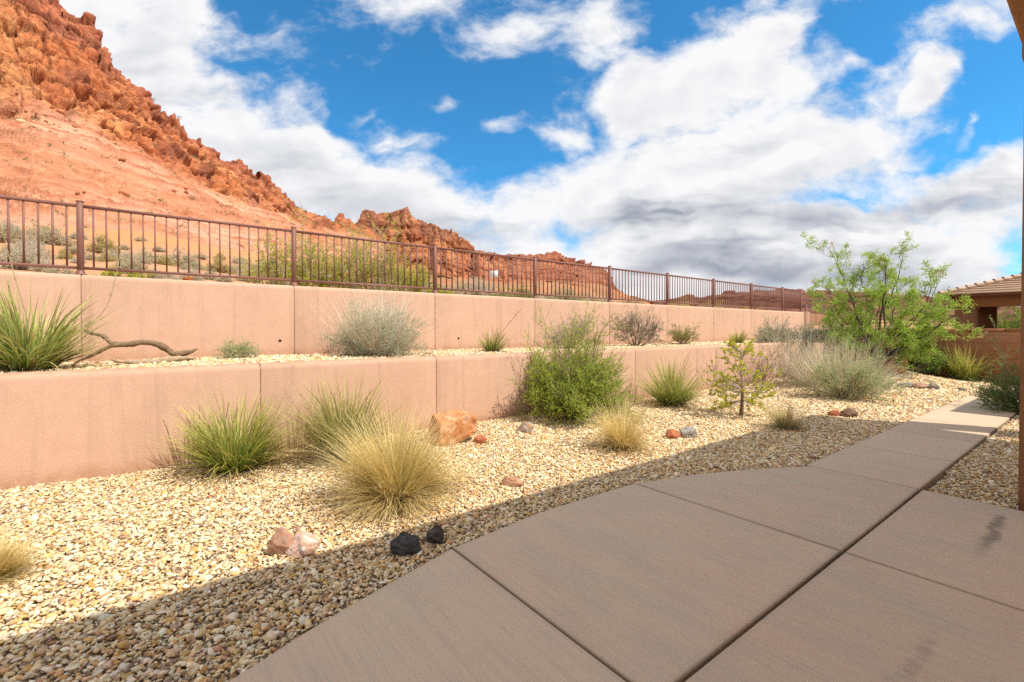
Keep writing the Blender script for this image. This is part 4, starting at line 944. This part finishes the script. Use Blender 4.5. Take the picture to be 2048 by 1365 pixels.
# ------------------------------------------------------------------ rocks, dead wood
def ico(sub):
    ph = (1+5**.5)/2; v = [(-1,ph,0),(1,ph,0),(-1,-ph,0),(1,-ph,0),(0,-1,ph),(0,1,ph),(0,-1,-ph),(0,1,-ph),(ph,0,-1),(ph,0,1),(-ph,0,-1),(-ph,0,1)]
    f = [(0,11,5),(0,5,1),(0,1,7),(0,7,10),(0,10,11),(1,5,9),(5,11,4),(11,10,2),(10,7,6),(7,1,8),(3,9,4),(3,4,2),(3,2,6),(3,6,8),(3,8,9),(4,9,5),(2,4,11),(6,2,10),(8,6,7),(9,8,1)]
    v = [np.array(x)/np.linalg.norm(x) for x in v]
    for _ in range(sub):
        mp = {}; nf = []
        def mid(a, b):
            k = (min(a, b), max(a, b))
            if k not in mp: m = v[a]+v[b]; v.append(m/np.linalg.norm(m)); mp[k] = len(v)-1
            return mp[k]
        for a, b, c in f:
            x, y, z = mid(a, b), mid(b, c), mid(c, a); nf += [(a, x, z), (b, y, x), (c, z, y), (x, y, z)]
        f = nf
    return np.array(v), np.array(f)
ICO = ico(4)
def rock(name, loc, wd, dp, ht, c, c2, label, cat='rock', seed=0, cuts=9, rough=.1, rz=0, sink=.25, c3=None):
    V, Fc = ICO; rg = np.random.default_rng(seed+100); v = V.copy()
    for _ in range(cuts):
        n = unit(rg.normal(0, 1, 3)); dd = rg.uniform(.55, .85); k = v@n-dd; v = v-np.outer(np.clip(k, 0, None), n)*.92
    v *= (1+fbm(V*1.6+seed, 3, seed)[:, None]*rough*1.6+fbm(V*6+seed, 4, seed+5)[:, None]*rough*.5)
    v = v/np.abs(v).max(0); nz = fbm(V*2.2+seed*3, 4, seed+2); C = lerp(np.asarray(c, float), np.asarray(c2, float), sstep(-.25, .3, nz))
    if c3 is not None: C = lerp(C, np.asarray(c3, float), sstep(.1, .35, fbm(V*3.1+seed, 4, seed+7)))
    v = v*np.array([wd/2, dp/2, ht/2]); a = rz; v = v@np.array([[math.cos(a), math.sin(a), 0], [-math.sin(a), math.cos(a), 0], [0, 0, 1]])
    v[:, 2] += ht*(.5-sink); o = mesh_obj(name, v, Fc, M_ROCK, None, C, smooth=True); o.location = loc; return tag(o, label, cat)
VR = R(52.9)
def grock(px, py, wpx, hpx, c, c2, label, fn=ground, dpf=.8, cat='rock', **k):
    p = fn(px, py); w, h = size(p, wpx, hpx); p = p+np.array([-sA, cA, 0])*w*dpf*.35
    if fn is ground: p[2] = float(gz(p[0], p[1]))
    return rock('boulder' if cat == 'boulder' else 'rock', p, w, w*dpf, h*1.22, c, c2, label, cat, rz=VR, **k)
OR, OR2, RED = (.56, .225, .085), (.64, .31, .14), (.44, .14, .065)
grock(893, 893, 118, 74, OR, OR2, 'large orange sandstone boulder behind the blond grass', cat='boulder', seed=3, cuts=12, rough=.09, c3=(.66, .40, .24))
grock(962, 889, 32, 20, RED, (.52, .2, .1), 'small red stone at the right foot of the orange boulder', seed=4)
grock(1052, 866, 40, 22, (.36, .30, .25), (.46, .40, .34), 'grey and rust mottled rock left of the golden grass', seed=5, c3=(.40, .2, .1))
grock(1352, 879, 36, 20, RED, (.52, .2, .1), 'brick red stone touching the round grey rock', seed=6)
grock(1380, 878, 36, 27, (.34, .32, .27), (.42, .39, .33), 'round grey rock beside the brick red stone', seed=7, cuts=3, c3=(.24, .2, .17))
grock(1674, 834, 26, 16, (.40, .13, .06), (.48, .18, .09), 'red stone leaning on a dark brown rock at the shadow edge', seed=8, cuts=4)
grock(1703, 836, 36, 19, (.17, .10, .065), (.24, .15, .10), 'smooth dark brown rock at the shadow edge beside a red stone', seed=9, cuts=3)
grock(558, 1114, 56, 60, (.46, .255, .17), (.40, .24, .175), 'flat faced reddish brown rock leaning behind a pinkish one', seed=12, cuts=14, dpf=.6)
grock(597, 1117, 70, 46, (.60, .36, .25), (.66, .46, .36), 'rough pinkish white rock in front of the reddish brown one', seed=11, cuts=6, rough=.13, c3=(.74, .66, .58))
grock(808, 1113, 66, 50, (.055, .05, .048), (.10, .09, .085), 'larger black lava rock beside the concrete path', seed=13, rough=.14)
grock(866, 1092, 42, 42, (.06, .05, .046), (.13, .105, .09), 'smaller black lava rock nearer the path joint', seed=14, rough=.14)
grock(1022, 976, 48, 20, (.50, .25, .15), (.56, .33, .22), 'flat orange brown stone lying in the sunlit gravel', seed=15, dpf=.6)
grock(1821, 777, 32, 14, (.22, .21, .21), (.32, .30, .29), 'leftmost flat slate grey rock in the row of three by the mound', seed=16)
grock(1846, 779, 26, 14, (.42, .22, .15), (.48, .30, .22), 'reddish rock in the middle of the row of three by the mound', seed=17)
grock(1871, 780, 26, 14, (.20, .16, .13), (.30, .24, .19), 'dark brown rock at the right end of the row of three', seed=18)
grock(1934, 783, 27, 7, (.16, .14, .11), (.22, .19, .15), 'thin flat dark stone near the end of the path', seed=19)
p = on_y(1790, 746, 15.2); p[2] = float(gz(p[0], p[1])); w, h = size(p, 52, 45); rock('boulder', p, w, w*.8, h*1.2, (.46, .20, .085), (.56, .29, .15), 'orange boulder at the foot of the desert tree', 'boulder', 21, rz=VR)
p = on_y(1742, 716, 16.3); p[2] = float(gz(p[0], p[1])); w, h = size(p, 40, 34); rock('boulder', p, w, w*.8, h*1.2, (.42, .15, .06), (.5, .22, .1), 'red boulder half hidden behind the tree trunk', 'boulder', 22, rz=VR)
grock(854, 711, 20, 6, (.42, .13, .06), (.5, .2, .1), 'small red stone on the terrace edge right of the rabbitbrush', fn=terrace, seed=23)
p = on_x(377, 558, XF+.02); p[2] = Z_UP; rock('rock', p, .15, .1, .062, (.50, .17, .06), (.56, .22, .09), 'little orange stone resting on top of the upper wall', 'rock', 24, rz=R(85), sink=.05)
def dead_wood():
    b = terrace(270, 722); r = empty('dead_branch', b, 'weathered forked dead branch lying on the terrace gravel', 'driftwood'); B = np.array(b)
    def wp(px, py, x): return on_x(px, py, x)-B
    def limb(pts, rads, name, c):
        pts = np.array(pts); k = len(pts); t = np.linspace(0, k-1, 34); P = np.stack([np.interp(t, range(k), pts[:, j]) for j in range(3)], 1)
        for _ in range(2): P[1:-1] = (P[:-2]+2*P[1:-1]+P[2:])/4
        P += np.stack([fbm(P*9+len(pts)+k*7, 3, 5+k) for k in range(3)], 1)*.03; rr = np.interp(t, range(k), rads)*.86*(1+.42*fbm(P*20, 3, 9)); g = G()
        tubes(g, P[None], rr[None], (np.asarray(c)*(1+.3*fbm(P*25, 3, 3))[:, None])[None], 9); g.build(name, M_WOOD, r)
    x0 = X_UP+.62
    limb([wp(143, 731, x0+.12), wp(180, 708, x0), wp(215, 697, x0), wp(262, 687, x0), (wp(310, 686, x0)), wp(338, 700, x0), wp(352, 712, x0+.03), wp(372, 708, x0+.05), wp(396, 698, x0+.05)], [.012, .022, .03, .038, .042, .044, .046, .04, .008], 'branch', (.25, .165, .10))
    limb([wp(236, 692, x0), wp(205, 676, x0-.1), wp(178, 664, x0-.2), wp(171, 655, x0-.24), wp(176, 648, x0-.25), wp(184, 640, x0-.25)], [.032, .028, .026, .024, .018, .006], 'branch', (.29, .2, .13))
    limb([wp(224, 720, x0+.2), wp(262, 727, x0+.22), wp(310, 724, x0+.22), wp(350, 718, x0+.16), wp(392, 716, x0+.12)], [.016, .032, .04, .044, .016], 'branch', (.44, .32, .21))
dead_wood()
def twig():
    b = terrace(608, 712); g = G(); a = on_z(580, 709, Z_TER+.02)-b; c = on_z(640, 712, Z_TER+.02)-b
    stalk(g, a, [a*.4+np.array([0, 0, .02]), c*.3, c], .012, .006, (.2, .13, .09), 6); o = g.build('twig', M_WOOD); o.location = b
    tag(o, 'thin dark stick lying under the left wall joint on the terrace', 'stick')
twig()

# ------------------------------------------------------------------ behind the fence
def wild():
    kinds = []
    for nm, kw in (('sagebrush', dict(lc=(.74, .70, .50), lc2=(.56, .48, .33), sc=(.58, .46, .33))), ('sagebrush', dict(lc=(.80, .75, .60), lc2=(.62, .54, .42), sc=(.6, .49, .38))), ('sagebrush', dict(lc=(.74, .66, .30), lc2=(.54, .44, .2), sc=(.56, .42, .26)))):
        kinds.append((nm, kw))
    protos = [None]*3
    L = ['grey green sagebrush on the orange sand behind the fence', 'silvery sagebrush on the orange sand behind the fence', 'yellowish dry sagebrush on the orange sand behind the fence']
    GR = ['grey green sagebrush beyond the fence', 'silvery sagebrush beyond the fence', 'yellowish sagebrush beyond the fence']
    spots = [(38, .66, 58, 40, 0), (85, .62, 50, 36, 0), (60, .47, 42, 30, 1), (104, .60, 64, 40, 0), (76, .3, 40, 34, 1), (48, .16, 72, 48, 1), (90, .14, 30, 26, 1), (148, .55, 34, 20, 0), (158, .26, 22, 14, 1), (205, .56, 48, 34, 2), (228, .48, 40, 24, 1), (262, .42, 32, 22, 1), (303, .48, 46, 30, 0), (360, .46, 58, 36, 0), (392, .44, 26, 20, 0), (262, .2, 52, 40, 0), (312, .12, 26, 22, 1), (340, .14, 20, 14, 0), (384, .1, 36, 30, 1), (355, .05, 30, 18, 1), (438, .3, 42, 30, 2), (462, .34, 24, 20, 0), (450, .14, 26, 18, 0), (485, .42, 30, 24, 1), (372, .28, 18, 14, 0), (408, .32, 14, 10, 2), (20, .8, 40, 26, 0), (500, .2, 40, 30, 1), (535, .34, 60, 40, 1), (585, .3, 40, 36, 0), (650, .25, 40, 30, 1), (832, .12, 40, 36, 0), (852, .2, 34, 30, 1), (902, .15, 36, 26, 0), (925, .22, 44, 32, 0), (960, .10, 56, 44, 1), (1000, .2, 30, 24, 2), (940, .3, 40, 20, 1), (880, .3, 36, 20, 0), (1015, .28, 34, 18, 0), (1180, .08, 40, 24, 0), (1210, .1, 30, 18, 1), (320, .7, 20, 12, 0), (440, .62, 22, 12, 2), (250, .7, 18, 12, 0), (160, .75, 26, 16, 1), (120, .08, 44, 24, 0), (215, .3, 30, 20, 2), (285, .3, 28, 18, 0), (335, .35, 34, 22, 2), (420, .18, 34, 24, 0), (185, .42, 26, 18, 0), (480, .58, 26, 14, 1), (530, .55, 30, 16, 2), (560, .12, 40, 30, 0), (620, .45, 36, 20, 2), (700, .3, 44, 26, 0), (760, .28, 40, 24, 1), (800, .35, 36, 18, 2), (1060, .2, 44, 22, 1), (1100, .3, 36, 16, 0), (1150, .2, 40, 18, 2), (20, .35, 36, 26, 2), (130, .38, 30, 20, 2), (400, .6, 24, 12, 0), (285, .85, 20, 10, 0), (90, .9, 26, 14, 2)]
    for px, s, wp, hp, k in spots:
        p = sand_pt(np.array([float(px)]), np.array([s]))[0]; w, h = size(p, wp*1.25, hp*1.2)
        if protos[k] is None:
            protos[k] = bush(kinds[k][0], p, 1.2, .8, L[k], 'sagebrush', GR[k], stems=70, m1=7, m2=4, nl=9, leaf=(.042, .016), sr=.006, tilt=1.45, **kinds[k][1]); protos[k].scale = (w/1.2, w/1.2, h/.8)
        else: copy_tree(protos[k], p-np.array([0, 0, .02]), rng.uniform(0, 6.28), (w/1.2, w/1.2, h/.8), L[k])
    # tall creosote bushes just behind the fence
    CR = dict(lc=(.70, .70, .08), lc2=(.48, .52, .07), sc=(.46, .38, .28))
    for px, D, wp, hp, lab, st in ((745, 8.9, 150, 165, 'tallest wispy creosote bush behind the fence, left of the red cliff', 46), (640, 9.2, 130, 165, 'tall creosote bush behind the second fence bay from the left post', 40), (560, 9.6, 150, 140, 'leaning creosote bush with bare white stems behind the fence', 34), (815, 9.0, 110, 110, 'lower creosote bush in front of the fluted cliff', 30)):
        xc = (px-1024)/F; t = D/(sA-cA*xc); p = CAM+t*(np.array([-sA, cA, 0])+xc*RT); p[2] = Z_UP-.08; w, h = size(p, wp, hp*1.2)
        bush('creosote_bush', p, w, h, lab, stems=st, m1=9, m2=4, nl=9, leaf=(.034, .015), sr=.006, tilt=.95, up=.02, wander=.12, spread=.5, leaf_from=.35, lmix=.6, **CR)
    for px, D, wp, hp, lab, kw in ((250, 8.6, 150, 26, 'low yellow green bush under the bottom rail of the left fence bay', CR), (1042, 9.8, 66, 48, 'low green bush behind the fence right of the white sign', dict(lc=(.50, .54, .14), lc2=(.3, .34, .1), sc=(.3, .24, .17))), (1128, 10.2, 90, 62, 'round pale green brush behind the fence at the third post', dict(lc=(.52, .60, .34), lc2=(.34, .4, .22), sc=(.36, .3, .22))), (1262, 12, 70, 40, 'olive brush behind the fence below the end of the cliff', dict(lc=(.46, .48, .24), lc2=(.28, .3, .15), sc=(.3, .24, .17))), (1000, 9.2, 60, 28, 'small olive brush at the base of the white sign', dict(lc=(.5, .52, .2), lc2=(.3, .31, .13), sc=(.3, .24, .17))), (880, 8.8, 80, 30, 'low bright bush behind the fence at the second tall post', CR),
            (1360, 14, 80, 34, 'creosote bush behind the far fence, left of the brown hills', CR), (1425, 15, 90, 42, 'taller creosote bush behind the far fence bays', CR), (1490, 16, 90, 36, 'creosote bush behind the far fence before the brown hills', CR)):
        xc = (px-1024)/F; t = D/(sA-cA*xc); p = CAM+t*(np.array([-sA, cA, 0])+xc*RT); p[2] = Z_UP-.12; w, h = size(p, wp, hp)
        bush('creosote_bush' if kw is CR else 'sagebrush', p, w, h, lab, stems=50, m1=7, m2=4, nl=9, leaf=(.03, .013), sr=.006, tilt=1.3, **kw)
    # blank white sign on a thin stake
    p = on_x(988, 549, X_UP-1.6); d = depth(p); b = np.array([p[0], p[1], 1.95]); r = empty('sign', b, 'small blank white sign on a thin stake behind the fence', 'sign', None, R(40))
    w, h = size(p, 17, 14); g = G(); z = p[2]-b[2]; g.box((-w/2, -.008, z-h/2), (w/2, .004, z+h/2), (.8, .8, .8), .003); g.build('sign_panel', M_METAL, r)
    g = G(); g.box((-.012, .005, -.3), (.012, .022, z+h*.4), (.3, .2, .15)); g.build('stake', M_METAL, r)
wild()

# ------------------------------------------------------------------ neighbouring pavilion
def pavilion():
    c = on_y(1878, 591, 24.0); xl, zl = c[0], c[2]; xr = xl+7.5; y0, y1 = 24.0, 31.0
    r = empty('pavilion', (xl+3.7, 27.5, 0), 'neighbouring tan tiled pavilion with open brown porch beyond the block wall', 'house'); off = np.array(r.location)
    g = G(); pitch = .34; n = 12; half = (y1-y0)/2; run = half/n
    for k in range(n):          # stepped tile courses, all four hips
        a, b = k*run, (k+1)*run; za = zl+a*pitch; zb_ = zl+b*pitch+.0; lip = .035
        A = [(xl+a, y0+a), (xr-a, y0+a), (xr-a, y1-a), (xl+a, y1-a)]; Bq = [(xl+b+.03, y0+b+.03), (xr-b-.03, y0+b+.03), (xr-b-.03, y1-b-.03), (xl+b+.03, y1-b-.03)]
        v = [(x, y, za) for x, y in A]+[(x, y, za+lip) for x, y in A]+[(x, y, zb_+.004) for x, y in Bq]; q = []
        for i in range(4): j = (i+1) % 4; q += [(i, j, 4+j, 4+i), (4+i, 4+j, 8+j, 8+i)]
        tc = np.array([.55, .36, .235])*rng.uniform(.9, 1.08); cc = np.concatenate([np.tile(tc*.45, (4, 1)), np.tile(tc, (4, 1)), np.tile(tc*1.0, (4, 1))]); g.add(v, q, c=cc)
    g.build('roof', M_TILE, r, off=off)
    g = G(); m = 16
    for k in range(m):          # hip caps on the front left hip
        a = k*half/m; L = half/m*1.12; 
        P = np.array([(xl+a+s*L, y0+a+s*L, zl+(a+s*L)*pitch+.045+(.035 if s < .5 else 0)) for s in (0, .5, 1)]); tubes(g, P[None], np.array([[.085, .08, .07]]), np.broadcast_to(np.array([.60, .42, .30])*rng.uniform(.85, 1.1), (1, 3, 3)), 8)
    g.build('hip_caps', M_TILE, r, off=off)
    br = (.85, .78, .72); ins = .35
    g = G(); g.box((xl+.02, y0+.02, zl-.10), (xr-.02, y0+.06, zl+.0), (.5, .42, .36)); g.box((xl+.02, y0+.06, zl-.10), (xl+.06, y1, zl), (.5, .42, .36)); g.build('gutter', M_HOUSE, r, off=off)
    g = G(); g.box((xl+ins, y0+ins, zl-.48), (xr-ins, y0+ins+.35, zl-.02), br, .01); g.box((xl+ins, y0+ins+.35, zl-.48), (xl+ins+.35, y1-ins, zl-.02), br, .01); g.build('beam', M_HOUSE, r, off=off)
    a = on_y(1921, 650, y0+ins)[0]; b = on_y(1951, 650, y0+ins)[0]; b2 = on_y(1992, 650, y0+3.4)[0]
    g = G(); g.box((xl+ins+.04, y0+ins+.04, -.2), (b, y0+ins+.5, zl-.481), (.78, .72, .68), .01); g.build('pillar', M_HOUSE, r, off=off)
    g = G(); g.box((xl+ins+.1, y0+3.4, -.2), (b2, y0+3.7, zl-.02), (.42, .36, .32)); g.build('wall', M_HOUSE, r, off=off)
    g = G(); g.box((xl+ins+.1, y0+ins+.4, zl-.05), (xr-ins-.1, y1-ins-.1, zl-.021), (.45, .4, .36)); g.build('ceiling', M_HOUSE, r, off=off)
    p = on_y(2024, 662, 40); p[2] = 0; w, h = size(p, 150, 42); h += EYE
    bush('leafy_tree', p, w*.9, h*1.15, 'bright green treetop showing through the pavilion opening', 'tree', stems=60, m1=7, m2=4, nl=9, leaf=(.16, .06), lc=(.34, .42, .06), lc2=(.18, .25, .05), sc=(.2, .15, .1), sr=.02, tilt=1.4)
pavilion()
